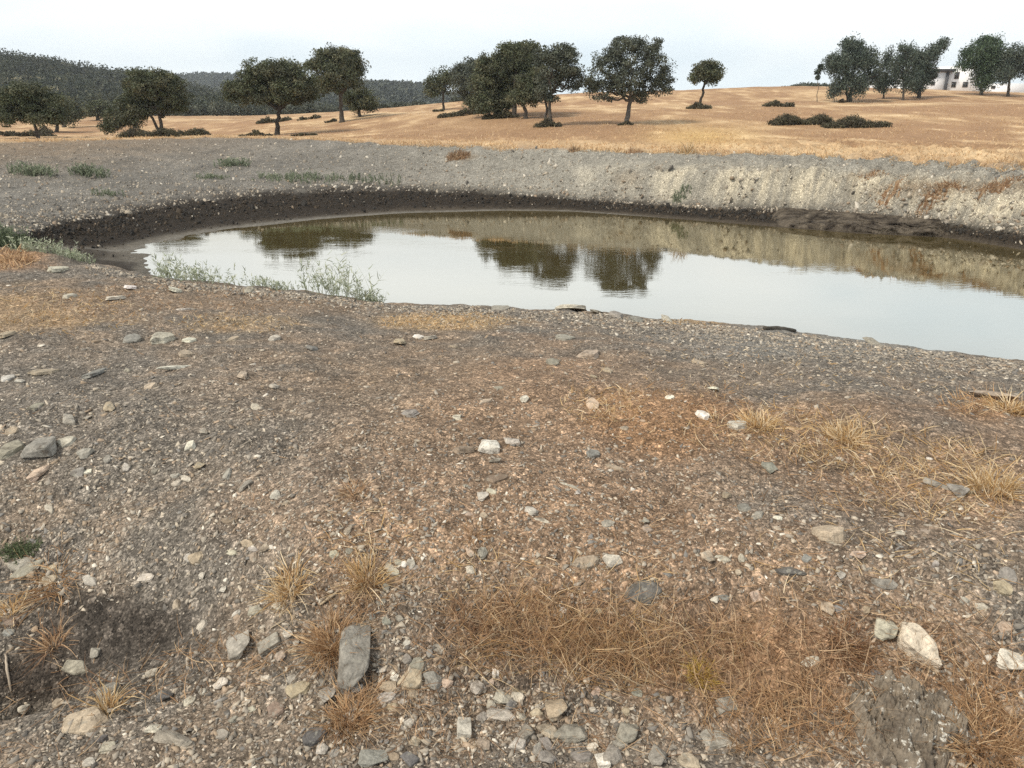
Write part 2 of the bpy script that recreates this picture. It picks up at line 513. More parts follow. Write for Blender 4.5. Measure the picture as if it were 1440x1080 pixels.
c = mixc(nt, ga.outputs['Fac'], c, cg)
nt.links.new(c, b.inputs['Base Color'])
b.inputs['Roughness'].default_value = 0.92; b.inputs['Specular IOR Level'].default_value = 0.15
bm1 = N(nt, 'ShaderNodeBump', i_Strength=0.8, i_Distance=0.012); nt.links.new(n2.outputs['Fac'], bm1.inputs['Height'])
bm2 = N(nt, 'ShaderNodeBump', i_Strength=0.7, i_Distance=0.006, invert=True); nt.links.new(vo.outputs['Distance'], bm2.inputs['Height']); nt.links.new(bm1.outputs[0], bm2.inputs['Normal'])
bm3 = N(nt, 'ShaderNodeBump', i_Strength=0.6, i_Distance=0.05); nt.links.new(n1.outputs['Fac'], bm3.inputs['Height']); nt.links.new(bm2.outputs[0], bm3.inputs['Normal'])
nt.links.new(bm3.outputs[0], b.inputs['Normal'])
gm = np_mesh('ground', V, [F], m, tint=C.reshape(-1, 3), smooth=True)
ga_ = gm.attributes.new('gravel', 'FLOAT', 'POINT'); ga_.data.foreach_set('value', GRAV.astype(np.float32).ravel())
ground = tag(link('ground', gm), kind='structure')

# ------------------------------------------------------------------ pond water
WT = np.linspace(-0.75, 0.95, 90)
def w_edges(t):
    x = np.interp(t, TGRID, FY[:, 8]) - 0.6, np.interp(t, TGRID, FY[:, 11])
    return x
y0_, y1_ = w_edges(WT)
S_ = np.linspace(0, 1, 30)
WY = y0_[:, None] + (y1_ - y0_)[:, None] * S_[None]
WX = WT[:, None] * WY
keep = np.ones(WY.shape, bool)
WV = np.stack([WX, WY, np.zeros_like(WX)], -1).reshape(-1, 3)
idx = np.arange(WX.size).reshape(WX.shape)
WF = np.stack([idx[:-1, :-1], idx[1:, :-1], idx[1:, 1:], idx[:-1, 1:]], -1).reshape(-1, 4)
m, nt, b = new_mat('pond_water')
b.inputs['Base Color'].default_value = (.075, .058, .024, 1)
b.inputs['Roughness'].default_value = 0.9; b.inputs['Specular IOR Level'].default_value = 0.0
gl = N(nt, 'ShaderNodeBsdfGlossy'); gl.inputs['Roughness'].default_value = 0.015; gl.inputs['Color'].default_value = (.95, .925, .82, 1)
lw = N(nt, 'ShaderNodeLayerWeight', i_Blend=0.5)
rf = ramp(nt, lw.outputs['Facing'], [(0.0, 0.05), (0.6, 0.32), (0.69, 0.48), (0.79, 0.56), (0.88, 0.56), (1.0, 0.60)])
mx = N(nt, 'ShaderNodeMixShader'); nt.links.new(rf, mx.inputs[0]); nt.links.new(b.outputs[0], mx.inputs[1]); nt.links.new(gl.outputs[0], mx.inputs[2])
nt.links.new(mx.outputs[0], nt.nodes['Material Output'].inputs['Surface'])
tcn = N(nt, 'ShaderNodeTexCoord'); mp = N(nt, 'ShaderNodeMapping'); mp.inputs['Scale'].default_value = (1.0, 2.6, 1); nt.links.new(tcn.outputs['Object'], mp.inputs['Vector'])
w1n = noise_node(nt, 5.0, 3, 0.5, mp.outputs[0]); w2n = noise_node(nt, 0.35, 2, 0.5, mp.outputs[0])
msk = ramp(nt, w2n.outputs['Fac'], [(0.42, 0.15), (0.62, 1.0)])
hm_ = N(nt, 'ShaderNodeMath', operation='MULTIPLY'); nt.links.new(w1n.outputs['Fac'], hm_.inputs[0]); nt.links.new(msk, hm_.inputs[1])
bp = N(nt, 'ShaderNodeBump', i_Strength=0.075, i_Distance=0.02); nt.links.new(hm_.outputs[0], bp.inputs['Height'])
nt.links.new(bp.outputs[0], gl.inputs['Normal'])
water = tag(link('pond_water', np_mesh('pond_water', WV, [WF], m, smooth=True)), kind='structure')

# ------------------------------------------------------------------ daylight: hazy sky and a soft sun behind thin cloud
SUN_EL, SUN_AZ = math.radians(50), math.radians(-122)      # azimuth from +Y towards +X
world = bpy.data.worlds.new('World'); scene.world = world; world.use_nodes = True
nt = world.node_tree
bg = nt.nodes['Background']
sky = N(nt, 'ShaderNodeTexSky', sky_type='NISHITA')
sky.sun_disc = False; sky.sun_elevation = SUN_EL; sky.sun_rotation = SUN_AZ
sky.air_density = 1.0; sky.dust_density = 2.0
tcn = N(nt, 'ShaderNodeTexCoord')
sx = N(nt, 'ShaderNodeSeparateXYZ'); nt.links.new(tcn.outputs['Generated'], sx.inputs[0])
mp = N(nt, 'ShaderNodeMapping'); mp.inputs['Scale'].default_value = (1.0, 1.0, 3.2); nt.links.new(tcn.outputs['Generated'], mp.inputs['Vector'])
cn = noise_node(nt, 2.1, 4, 0.5, mp.outputs[0], 0.3)
grad = ramp(nt, sx.outputs['Z'], [(0.0, (11.6, 12.3, 12.4)), (0.06, (10.7, 11.3, 11.5)), (0.115, (11.2, 11.6, 11.7)), (0.165, (15.0, 15.8, 17.2)), (0.23, (14.6, 15.6, 17.0)), (0.29, (12.0, 13.1, 14.5)), (0.38, (7.7, 8.2, 8.6)), (0.5, (6.6, 6.7, 6.8))])  # extra-bright band above the view, added to brighten the pond's reflected sky
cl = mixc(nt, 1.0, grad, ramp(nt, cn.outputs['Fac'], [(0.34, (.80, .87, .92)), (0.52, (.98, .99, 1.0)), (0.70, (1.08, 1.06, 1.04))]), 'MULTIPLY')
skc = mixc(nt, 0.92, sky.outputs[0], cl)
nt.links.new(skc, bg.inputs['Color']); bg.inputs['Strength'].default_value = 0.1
sd = bpy.data.lights.new('sun', 'SUN'); sd.energy = 3.1; sd.angle = math.radians(10); sd.color = (1.0, .93, .82)
so = link('sun', sd)
d = Vector((math.sin(SUN_AZ) * math.cos(SUN_EL), math.cos(SUN_AZ) * math.cos(SUN_EL), math.sin(SUN_EL)))
so.rotation_euler = d.to_track_quat('Z', 'Y').to_euler()
so.location = (0, 20, 40)
scene.view_settings.view_transform = 'Standard'; scene.view_settings.look = 'None'
scene.view_settings.exposure = 0.12; scene.view_settings.gamma = 1
scene.render.engine = 'CYCLES'
scene.cycles.use_adaptive_sampling = False
scene.cycles.volume_bounces = 0
scene.cycles.max_bounces = 6; scene.cycles.diffuse_bounces = 3; scene.cycles.glossy_bounces = 3
scene.cycles.use_denoising = False
scene.cycles.denoiser = 'OPENIMAGEDENOISE'
scene.cycles.denoising_input_passes = 'RGB_ALBEDO_NORMAL'
scene.cycles.denoising_prefilter = 'ACCURATE'

# ------------------------------------------------------------------ the hazy air between here and the hills
hb = bmesh.new()
bmesh.ops.create_cube(hb, size=1.0)
hme = bpy.data.meshes.new('haze'); hb.to_mesh(hme); hb.free()
haze = tag(link('haze', hme), kind='stuff')
haze.scale = (2600, 1700, 110); haze.location = (0, 800, 45)
m = bpy.data.materials.new('haze_air'); m.use_nodes = True; nt = m.node_tree
nt.nodes.remove(nt.nodes['Principled BSDF'])
pv = N(nt, 'ShaderNodeVolumePrincipled'); pv.inputs['Color'].default_value = (.89, .95, 1.0, 1); pv.inputs['Density'].default_value = 0.00026
nt.links.new(pv.outputs[0], nt.nodes['Material Output'].inputs['Volume'])
hme.materials.append(m)
# ------------------------------------------------------------------ loose slate chips all over the soil (too many to count)
PAL = np.array([(.175, .155, .128), (.23, .20, .16), (.30, .26, .205), (.125, .112, .095), (.37, .315, .24), (.25, .19, .13), (.17, .158, .14), (.50, .45, .37), (.29, .22, .155)])


def chips(X, Y, Z, size, nrm, seed, palw, flat=(0.07, 0.24), bright=1.25, sink=0.12):
    r = np.random.default_rng(seed)
    n = len(X); K = 4
    ang = (np.arange(K)[None] + r.uniform(-0.55, 0.55, (n, K))) * (2 * np.pi / K) + r.uniform(0, 6.28, (n, 1))
    rad = r.uniform(0.55, 1.15, (n, K))
    el = r.uniform(0.30, 0.75, (n, 1))
    ax = np.cos(ang) * rad; ay = np.sin(ang) * rad * el
    spin = r.uniform(0, 2 * np.pi, (n, 1))
    px = ax * np.cos(spin) - ay * np.sin(spin); py = ax * np.sin(spin) + ay * np.cos(spin)
    nn = nrm + r.normal(0, 0.33, (n, 3)); nn /= np.linalg.norm(nn, axis=1, keepdims=True)
    tx = np.cross(nn, np.array([0, 1.0, 0.13])); tx /= np.linalg.norm(tx, axis=1, keepdims=True); ty = np.cross(nn, tx)
    th = r.uniform(*flat, n) * size
    half = size[:, None] * 0.5
    base = np.stack([X, Y, Z], 1) - nn * (th * sink)[:, None]
    ring = base[:, None] + tx[:, None] * (px * half)[..., None] + ty[:, None] * (py * half)[..., None]
    k2 = r.uniform(0.82, 1.0, (n, 1))
    wob = 1 + r.uniform(-0.3, 0.3, (n, K))
    top = base[:, None] + tx[:, None] * (px * half * k2)[..., None] + ty[:, None] * (py * half * k2)[..., None] + nn[:, None] * (th[:, None] * wob)[..., None]
    Vv = np.concatenate([ring, top], 1).reshape(-1, 3)
    o = (np.arange(n) * 2 * K)[:, None]
    tops = o + np.arange(K, 2 * K)[None]
    a = np.arange(K); bb = (a + 1) % K
    sides = (o[:, None] + np.stack([a, bb, bb + K, a + K], 1)[None]).reshape(-1, 4)
    pw = np.asarray(palw, float); pw /= pw.sum()
    col = PAL[r.choice(len(PAL), n, p=pw)] * r.uniform(0.8, 1.2, (n, 1)) * bright
    tint = np.repeat(col, 2 * K, 0)
    return Vv, tops, sides, tint


def stuff_chips(name, sets, label):
    VV, TT_, SS, CC = [], [], [], []; off = 0
    for Vv, t, s, c_ in sets:
        VV.append(Vv); TT_.append(t + off); SS.append(s + off); CC.append(c_); off += len(Vv)
    me = np_mesh(name, np.concatenate(VV), [np.concatenate(TT_), np.concatenate(SS)], M_CHIP, np.concatenate(CC))
    return tag(link(name, me), label, 'gravel', kind='stuff')


# sight grid for scattering: a coarse table of where sight lines land
GU = np.arange(-160, 1604, 12.0); GVv = np.concatenate([np.arange(186, 520, 4.0), np.arange(520, 1180, 12.0)])
_gu, _gv = np.meshgrid(GU, GVv, indexing='ij')
_hx_, _hy_, _ = hit(_gu.ravel(), _gv.ravel())
HITY = _hy_.reshape(_gu.shape)


def hit_fast(u, v):
    i = np.clip(np.searchsorted(GU, u, side='right') - 1, 0, len(GU) - 2); j = np.clip(np.searchsorted(GVv, v, side='right') - 1, 0, len(GVv) - 2)
    wi = (u - GU[i]) / (GU[i + 1] - GU[i]); wj = (v - GVv[j]) / (GVv[j + 1] - GVv[j])
    y00, y10, y01, y11 = HITY[i, j], HITY[i + 1, j], HITY[i, j + 1], HITY[i + 1, j + 1]
    Y = (y00 * (1 - wi) + y10 * wi) * (1 - wj) + (y01 * (1 - wi) + y11 * wi) * wj
    spread = np.maximum.reduce([y00, y10, y01, y11]) / np.minimum.reduce([y00, y10, y01, y11])
    a, f, d = ray(u, v)
    X = a / f * Y
    return X, Y, height(X, Y), spread < 1.35


def crest_v(u):
    return np.interp(u, [-150, 0, 100, 180, 250, 400, 550, 700, 850, 1000, 1150, 1300, 1440, 1600], [345, 352, 367, 383, 397, 409, 429, 432, 441, 456, 473, 493, 509, 531])


def density(u, v, spots, base):
    dns = np.full(u.shape, base, float)
    for (a, b_, ru, rv, k) in spots:
        dns = dns + k * np.exp(-(((u - a) / ru) ** 2 + ((v - b_) / rv) ** 2))
    return np.clip(dns, 0, 1)


STONY = [(300, 620, 330, 130, .5), (720, 700, 260, 110, .35), (560, 850, 60, 130, .6), (660, 990, 300, 90, .6), (60, 800, 260, 90, .3), (200, 1040, 330, 60, .1), (400, 740, 120, 60, .4), (1200, 490, 330, 26, .55),
         (1250, 790, 200, 60, .25), (1280, 1000, 130, 80, .3), (930, 720, 130, 60, .2)]
BARE = [(170, 888, 130, 50, -.75), (40, 960, 70, 30, -.6), (850, 920, 300, 60, -.5), (1100, 950, 150, 100, -.45), (40, 440, 200, 40, -.45), (1370, 620, 170, 70, -.35), (950, 580, 130, 40, -.25)]
sets = []
# fine grit, medium chips, larger chips
for (n, lo, hi, pw_, base, seed) in [(52000, 1.6, 4.2, 1.6, .55, 1), (38000, 4.0, 9.5, 1.9, .34, 2), (8000, 8.5, 14.0, 2.2, .28, 3)]:
    r = np.random.default_rng(100 + seed)
    u = r.uniform(-140, 1580, n); v = 345 + (1150 - 345) * r.uniform(0, 1, n) ** 0.92
    ok = v > crest_v(u) + 1
    dn = density(u, v, STONY + BARE, base)
    ok &= r.uniform(0, 1, n) < dn
    u, v = u[ok], v[ok]
    X, Y, Z, good = hit_fast(u, v)
    Z0 = height(X, Y)
    good &= Z0 > 0.03
    X, Y, Z = X[good], Y[good], Z[good]; vv = v[good]
    p = lo * (1 - r.uniform(0, 1, len(X)) * (1 - (lo / hi) ** pw_)) ** (-1 / pw_)
    p *= np.interp(vv, [380, 460, 600, 760, 1000, 1150], [.75, .85, 1.0, 1.1, 1.35, 1.5])
    dist = np.sqrt(X ** 2 + Y ** 2 + (Z - HC) ** 2)
    size = p * dist / FPX
    sets.append(chips(X, Y, Z, size, normal_at(X, Y), 200 + seed, [3, 3, 2.6, 1.6, 1.5, 1.8, .8, .45, 1.2] if seed == 1 else [2.4, 3, 3, 1.1, 2.4, 1.6, .6, .7, 1.3], bright=1.25 if seed == 1 else 1.30))
r = np.random.default_rng(140)
n = 13000
u = r.uniform(120, 1500, n); v = crest_v(u) + 1.0 + r.exponential(1, n) * np.interp(u, [120, 500, 850, 1100], [3, 4, 9, 15])
keep_ = r.uniform(0, 1, n) < np.interp(u, [120, 600, 900], [.45, .55, 1]); u, v = u[keep_], v[keep_]; n = len(u)
X, Y, Z, good = hit_fast(u, v)
Z = height(X, Y); good &= Z > .01
X, Y, Z = X[good], Y[good], Z[good]
dist = np.sqrt(X ** 2 + Y ** 2 + (Z - HC) ** 2)
sets.append(chips(X, Y, Z, r.uniform(3.0, 9.0, len(X)) * dist / FPX, normal_at(X, Y), 141, [2, 3, 3, 1, 2.2, 1, 1, .6, .5]))
stuff_chips('slate_gravel', sets, 'loose grey and tan slate chips covering the near bank')

# the far shore: pale pebbles and clods on dark mud and grey slope
sets = []
r = np.random.default_rng(321)
n = 60000
u = r.uniform(-60, 1500, n); v = r.uniform(192, 372, n)
X, Y, Z, good = hit_fast(u, v)
jt = r.uniform(-0.06, 0.06, n) * Y
Y = Y + jt; X = X * (1 + jt / (Y - jt)); Z = height(X, Y)
tq = X / Y
zone = np.zeros(n)
fyq = np.stack([np.interp(tq, TGRID, FY[:, k]) for k in range(FY.shape[1])], 1)
for k in range(FY.shape[1] - 1):
    inside = (Y >= fyq[:, k]) & (Y < fyq[:, k + 1])
    zone[inside] = k + ((Y - fyq[:, k]) / (fyq[:, k + 1] - fyq[:, k]))[inside]
good &= (Z > 0.04) & (zone > 9.6) & (zone < 13.0) & (Y > 11)
prob = np.where(zone < 10.4, 0.15, np.where(zone < 10.85, 0.7, np.where(zone < 11.25, .6, np.where(u > 820, .10, 0.28))))
good &= r.uniform(0, 1, n) < prob
X, Y, Z, zone = X[good], Y[good], Z[good], zone[good]
size = np.exp(r.normal(math.log(0.055), 0.45, len(X)))
size = np.clip(size, 0.03, 0.22)
nr = normal_at(X, Y)
dk = (zone < 10.8) & (r.uniform(0, 1, len(X)) < 0.95)
sets.append(chips(X[dk], Y[dk], Z[dk], size[dk] * 1.15, nr[dk], 401, [0, 0, 0, 1, 0, .6, 0, 0.004, 0], (0.3, 0.7), 0.26))
lt = ~dk
sets.append(chips(X[lt], Y[lt], Z[lt], size[lt], nr[lt], 402, [1, 2, 2.5, .3, 2.5, .5, .5, 1.5, .5], (0.25, 0.6), 1.1))
r = np.random.default_rng(404)
n = 420
u = r.uniform(760, 1500, n); v = np.interp(u, [700, 1000, 1440], [266, 288, 322]) - r.uniform(0, 1, n) ** 1.3 * 46
X, Y, Z, good = hit_fast(u, v)
good &= (gnoise(X * .7, Y * .7, 405) > -.1) & (Y > 12)
X, Y = X[good], Y[good]; Z = height(X, Y)
sets.append(chips(X, Y, Z, np.clip(np.exp(r.normal(math.log(.09), .4, len(X))), .05, .22), normal_at(X, Y), 406, [0, .6, 2, .5, 2.5, 1, .3, 1.2, .5], (.35, .8), 1.1))
stuff_chips('shore_pebbles', sets, 'pale pebbles and dark mud clods along the far shore')

# ------------------------------------------------------------------ stones one can tell apart
def make_rock(seed, kind):
    r = random.Random(seed)
    bm = bmesh.new()
    pts = []
    if kind == 'flat':
        k = r.randint(5, 8); sq = r.uniform(.55, .95)
        for i in range(k):
            a = 6.283 * (i + r.uniform(-.35, .35)) / k; q = r.uniform(.75, 1.0)
            x, y = math.cos(a) * q * .5, math.sin(a) * q * .5
            pts += [(x, y, -.5), (x * r.uniform(.72, .98), y * r.uniform(.72, .98), r.uniform(.2, .5))]
    elif kind == 'chunk':
        for i in range(15):
            v_ = Vector((r.gauss(0, 1), r.gauss(0, 1), r.gauss(0, 1))).normalized()
            pts.append((v_.x * .5 * r.uniform(.82, 1), v_.y * .5 * r.uniform(.82, 1), max(-.4, min(.42, v_.z * .62))))
    elif kind == 'round':
        for i in range(40):
            v_ = Vector((r.gauss(0, 1), r.gauss(0, 1), r.gauss(0, 1))).normalized()
            pts.append((v_.x * .5 * r.uniform(.92, 1), v_.y * .5 * r.uniform(.92, 1), v_.z * .5))
    elif kind == 'block':
        for sx_ in (-1, 1):
            for sy_ in (-1, 1):
                for sz_ in (-1, 1):
                    pts.append((sx_ * .5 * r.uniform(.8, 1), sy_ * .5 * r.uniform(.8, 1), sz_ * .5 * r.uniform(.78, 1)))
    elif kind == 'splinter':
        k = 6
        for i in range(k):
            a = 6.283 * (i + r.uniform(-.3, .3)) / k
            x = math.cos(a) * .5; y = math.sin(a) * .5 * (1 - .35 * math.cos(a)) * r.uniform(.8, 1)
            pts += [(x, y, -.4), (x * .9, y * .8, r.uniform(.15, .5))]
    for p_ in pts:
        bm.verts.new(p_)
    res = bmesh.ops.convex_hull(bm, input=bm.verts[:])
    bmesh.ops.delete(bm, geom=[v_ for v_ in bm.verts if not v_.link_faces], context='VERTS')
    bmesh.ops.dissolve_limit(bm, angle_limit=math.radians(9 if kind != 'round' else 3), verts=bm.verts[:], edges=bm.edges[:])
    bmesh.ops.bevel(bm, geom=bm.edges[:], offset=.035 if kind != 'round' else .06, segments=1, affect='EDGES', clamp_overlap=True)
    bmesh.ops.triangulate(bm, faces=bm.faces[:])
    bmesh.ops.subdivide_edges(bm, edges=[e for e in bm.edges if e.calc_length() > .16], cuts=2, use_grid_fill=True)
    bmesh.ops.triangulate(bm, faces=bm.faces[:])
    off = Vector((seed * 3.7, seed * 1.3, 0))
    for v_ in bm.verts:
        q = v_.co * 3.0 + off
        v_.co += mnoise.noise_vector(q) * .035 + mnoise.noise_vector(q * 3) * .014
        layer = mnoise.noise(Vector((q.x * .4, q.y * .4, v_.co.z * 9)))
        v_.co.x *= 1 + .05 * layer; v_.co.y *= 1 + .05 * layer
    xs = [v_.co for v_ in bm.verts]
    mn = [min(c_[i] for c_ in xs) for i in range(3)]; mxx = [max(c_[i] for c_ in xs) for i in range(3)]
    for v_ in bm.verts:
        v_.co = Vector([(v_.co[i] - mn[i]) / (mxx[i] - mn[i]) - .5 for i in range(3)])
        v_.co.z += .5
    me = bpy.data.meshes.new('stone_' + kind)
    bm.to_mesh(me); bm.free()
    me.materials.append(M_STONE)
    return me


m, nt, b = new_mat('weathered_stone'); M_STONE = m
oi = N(nt, 'ShaderNodeObjectInfo'); tcn = N(nt, 'ShaderNodeTexCoord'); ge = N(nt, 'ShaderNodeNewGeometry'); wp = ge.outputs['Position']
n1 = noise_node(nt, 28, 6, 0.65, wp, 0.6); n2 = noise_node(nt, 170, 4, 0.6, wp); n3 = noise_node(nt, 60, 3, 0.5, wp)
mp = N(nt, 'ShaderNodeMapping'); mp.inputs['Scale'].default_value = (3, 3, 26); nt.links.new(tcn.outputs['Object'], mp.inputs['Vector'])
n4 = noise_node(nt, 1.0, 4, 0.6, mp.outputs[0])
c = mixc(nt, 1.0, oi.outputs['Color'], ramp(nt, n1.outputs['Fac'], [(0.3, .5), (0.5, 1.0), (0.72, 1.45)]), 'MULTIPLY')
c = mixc(nt, 1.0, c, ramp(nt, n2.outputs['Fac'], [(0.2, .72), (0.8, 1.25)]), 'MULTIPLY')
c = mixc(nt, 1.0, c, ramp(nt, n4.outputs['Fac'], [(0.3, .8), (0.7, 1.15)]), 'MULTIPLY')
lich = ramp(nt, n3.outputs['Fac'], [(0.60, 0.0), (0.66, 0.55)])
c = mixc(nt, lich, c, (.33, .31, .25))
dirt = ramp(nt, n1.outputs['Fac'], [(0.30, 0.6), (0.42, 0.0)])
c = mixc(nt, dirt, c, (.13, .095, .065))
nt.links.new(c, b.inputs['Base Color']); b.inputs['Roughness'].default_value = .88; b.inputs['Specular IOR Level'].default_value = .22
bp = N(nt, 'ShaderNodeBump', i_Strength=.6, i_Distance=.004); nt.links.new(n2.outputs['Fac'], bp.inputs['Height'])
bp2 = N(nt, 'ShaderNodeBump', i_Strength=.6, i_Distance=.02); nt.links.new(n1.outputs['Fac'], bp2.inputs['Height']); nt.links.new(bp.outputs[0], bp2.inputs['Normal'])
nt.links.new(bp2.outputs[0], b.inputs['Normal'])

ROCKS = {k: [make_rock(31 * i + s0, k) for i in range(n_)] for k, n_, s0 in (('flat', 9, 1), ('chunk', 8, 2), ('round', 4, 3), ('block', 4, 4), ('splinter', 5, 5))}
TONES = {'cream': (.60, .50, .385), 'grey': (.31, .28, .23), 'pale': (.50, .45, .365), 'white': (.66, .61, .52), 'tan': (.40, .325, .235), 'dark': (.14, .13, .12), 'brown': (.25, .19, .14), 'pink': (.50, .38, .28), 'slate': (.265, .25, .215)}
STONES = []     # dicts for labelling


def stone(u, v, w, h, kind, tone, ang=None, label=None, name='stone', tilt=0.12, group='loose stones on the near bank', thick=None, seed=None):
    """w, h: seen width and height in survey pixels; ang: direction of the long side on the ground, degrees from +X"""
    r = random.Random(int(u * 13 + v * 7) if seed is None else seed)
    X, Y, Z = hit1(u, v + h * 0.15)
    dist = math.sqrt(X * X + Y * Y + (Z - HC) ** 2); s = dist / FPX
    n = normal_at(np.array([X]), np.array([Y]))[0]
    look = np.array([X, Y, Z - HC]) / dist
    sinv = max(0.12, -float(np.dot(look, n)))
    th = {'flat': .26, 'chunk': .48, 'round': .6, 'block': .42, 'splinter': .4}[kind] if thick is None else thick
    L, D = w * s, h * s / sinv
    if D > 1.15 * L and ang is None and h < 1.05 * w:
        D = L * r.uniform(.6, .95)
    T = th * min(L, D)
    if h * s < T * .9:
        T = max(h * s * .7, .25 * T)
    o = link(name, ROCKS[kind][r.randrange(len(ROCKS[kind]))])
    rz = math.radians(ang) if ang is not None else r.uniform(-.5, .5)
    up = Vector(n) + Vector((r.gauss(0, tilt), r.gauss(0, tilt), 0)); up.normalize()
    o.rotation_mode = 'QUATERNION'
    q = Vector((0, 0, 1)).rotation_difference(up)
    from mathutils import Quaternion
    flip = r.choice((0, math.pi)) if ang is None else 0
    o.rotation_quaternion = q @ Quaternion((0, 0, 1), rz + flip)
    o.scale = (L, D, T)
    sink = .16 if kind != 'flat' else .22
    o.location = Vector((X, Y, Z)) - up * T * sink
    tc_ = TONES[tone]; k = r.uniform(.86, 1.16)
    o.color = (tc_[0] * k, tc_[1] * k * r.uniform(.97, 1.03), tc_[2] * k * r.uniform(.93, 1.05), 1)
    o['category'] = 'stone'; o['group'] = group
    STONES.append(dict(o=o, u=u, v=v, w=w, h=h, kind=kind, tone=tone, label=label))
    return o


# distinct ones, each with words of its own
S = stone
S(1288, 907, 66, 30, 'splinter', 'cream', -64, 'large creamy white pointed rock above the layered schist outcrop', thick=.7, seed=5)
S(1243, 883, 34, 25, 'chunk', 'pale', 20, 'pale grey veined stone beside the tip of the creamy pointed rock')
S(1420, 927, 28, 22, 'chunk', 'white', -30, 'whitish lumpy stone in dry grass to the right of the creamy pointed rock')
S(685, 629, 34, 19, 'chunk', 'white', 20, 'white quartz lump lying in the middle of the bare slope')
S(696, 647, 20, 18, 'chunk', 'grey', None, 'grey wedge stone touching the white quartz lump')
S(719, 620, 16, 16, 'chunk', 'pale', 40, 'pale upright stone just behind the white quartz lump')
S(651, 634, 34, 9, 'splinter', 'brown', 12, 'long brown slate splinter lying beside the white quartz lump')
S(698, 674, 36, 11, 'splinter', 'brown', 18, 'long brown slate slab lying below the white quartz lump')
S(905, 830, 56, 36, 'flat', 'dark', 0, 'broad dark brown flat rock sunk in the soil above the dry grass', thick=.18)
S(824, 789, 46, 18, 'flat', 'tan', 5, 'long tan layered slab above the band of dry grass', thick=.4)
S(860, 787, 28, 17, 'chunk', 'pale', 10, 'pale blocky stone at the end of the tan layered slab')
S(1166, 751, 44, 20, 'flat', 'tan', -8, 'pale tan angular slab with straw over its corner', thick=.4)
S(1206, 779, 19, 17, 'chunk', 'pink', None, 'pinkish rounded stone just below the pale tan angular slab')
S(55, 630, 38, 24, 'chunk', 'grey', 28, 'large grey wedge-shaped rock on the gravel slope', thick=.45, seed=21)
S(16, 632, 30, 14, 'flat', 'grey', 0, 'broad grey flat rock sunk beside the large grey wedge')
S(54, 665, 14, 17, 'round', 'pink', None, 'round cream pink stone lying below the large grey wedge')
S(49, 674, 11, 9, 'round', 'pink', None, 'small cream pink pebble touching the round cream stone')
S(94, 621, 22, 9, 'flat', 'pale', 25, 'pale tilted flake beside the large grey wedge')
S(121, 638, 18, 10, 'chunk', 'grey', None)
S(62, 523, 34, 6, 'splinter', 'tan', 35, 'long thin pale splinter standing out near the golden grass')
S(228, 476, 29, 12, 'flat', 'pale', 8, 'large pale flat slab near the top of the gravel slope', thick=.3)
S(186, 477, 20, 9, 'flat', 'slate', 5, 'bluish slate flake beside the large pale slab', thick=.3)
S(267, 478, 14, 6, 'flat', 'white', 0); S(328, 477, 15, 7, 'flat', 'tan', 0); S(261, 498, 20, 7, 'splinter', 'tan', 8); S(181, 454, 11, 4, 'flat', 'white', 0)
S(10, 532, 16, 8, 'flat', 'white', 0); S(29, 536, 11, 7, 'chunk', 'white'); S(135, 524, 17, 9, 'flat', 'slate', 0); S(125, 523, 9, 4, 'flat', 'pale', 0)
S(247, 517, 10, 11, 'chunk', 'white'); S(211, 544, 17, 6, 'flat', 'tan', 5); S(180, 521, 9, 7, 'chunk', 'pale'); S(340, 527, 13, 10, 'chunk', 'tan', 20); S(153, 571, 13, 13, 'chunk', 'tan', 30)
S(127, 553, 9, 5, 'flat', 'pale', 0); S(95, 589, 14, 16, 'chunk', 'grey', 40); S(123, 588, 12, 8, 'chunk', 'grey'); S(51, 572, 14, 6, 'flat', 'grey', 0); S(17, 606, 16, 7, 'flat', 'tan', 10)
S(112, 664, 16, 10, 'chunk', 'grey'); S(124, 663, 9, 8, 'block', 'white'); S(178, 657, 11, 9, 'chunk', 'pale', 30); S(151, 645, 10, 8, 'flat', 'grey', 20); S(193, 645, 9, 6, 'chunk', 'pale')
S(267, 627, 15, 8, 'chunk', 'white', 25, 'knobbly white stone alone on the grey gravel slope'); S(282, 655, 13, 11, 'chunk', 'tan'); S(271, 646, 9, 7, 'chunk', 'pale'); S(219, 663, 10, 8, 'round', 'grey')
S(246, 668, 14, 6, 'flat', 'grey', 0); S(261, 671, 8, 13, 'flat', 'pale', 60); S(248, 679, 14, 8, 'flat', 'pale', 15); S(286, 607, 9, 9, 'chunk', 'grey', 40); S(275, 607, 12, 5, 'flat', 'tan', 0)
S(146, 679, 8, 6, 'chunk', 'tan'); S(71, 707, 9, 7, 'chunk', 'pale'); S(70, 714, 8, 12, 'splinter', 'pale', 50); S(212, 716, 9, 9, 'chunk', 'tan'); S(298, 724, 10, 8, 'chunk', 'pale')
S(320, 666, 12, 13, 'chunk', 'grey'); S(360, 668, 14, 8, 'round', 'tan'); S(346, 682, 11, 12, 'chunk', 'grey'); S(388, 695, 14, 10, 'chunk', 'pale', 10); S(403, 707, 12, 9, 'chunk', 'tan'); S(322, 731, 20, 8, 'flat', 'brown', 5)
S(349, 763, 13, 16, 'flat', 'tan', 55); S(356, 770, 8, 12, 'flat', 'grey', 70); S(372, 769, 14, 14, 'flat', 'tan', 40); S(358, 782, 14, 12, 'flat', 'tan', 40); S(326, 775, 9, 13, 'flat', 'pale', 60); S(275, 784, 24, 13, 'flat', 'tan', -5)
S(265, 783, 11, 11, 'flat', 'pale', 40); S(205, 811, 23, 9, 'flat', 'pale', 0, 'pale grey oblong flake alone on the shaded gravel slope'); S(127, 815, 13, 17, 'flat', 'pale', 50, 'pale diamond-shaped stone at the edge of the rust grass patch')
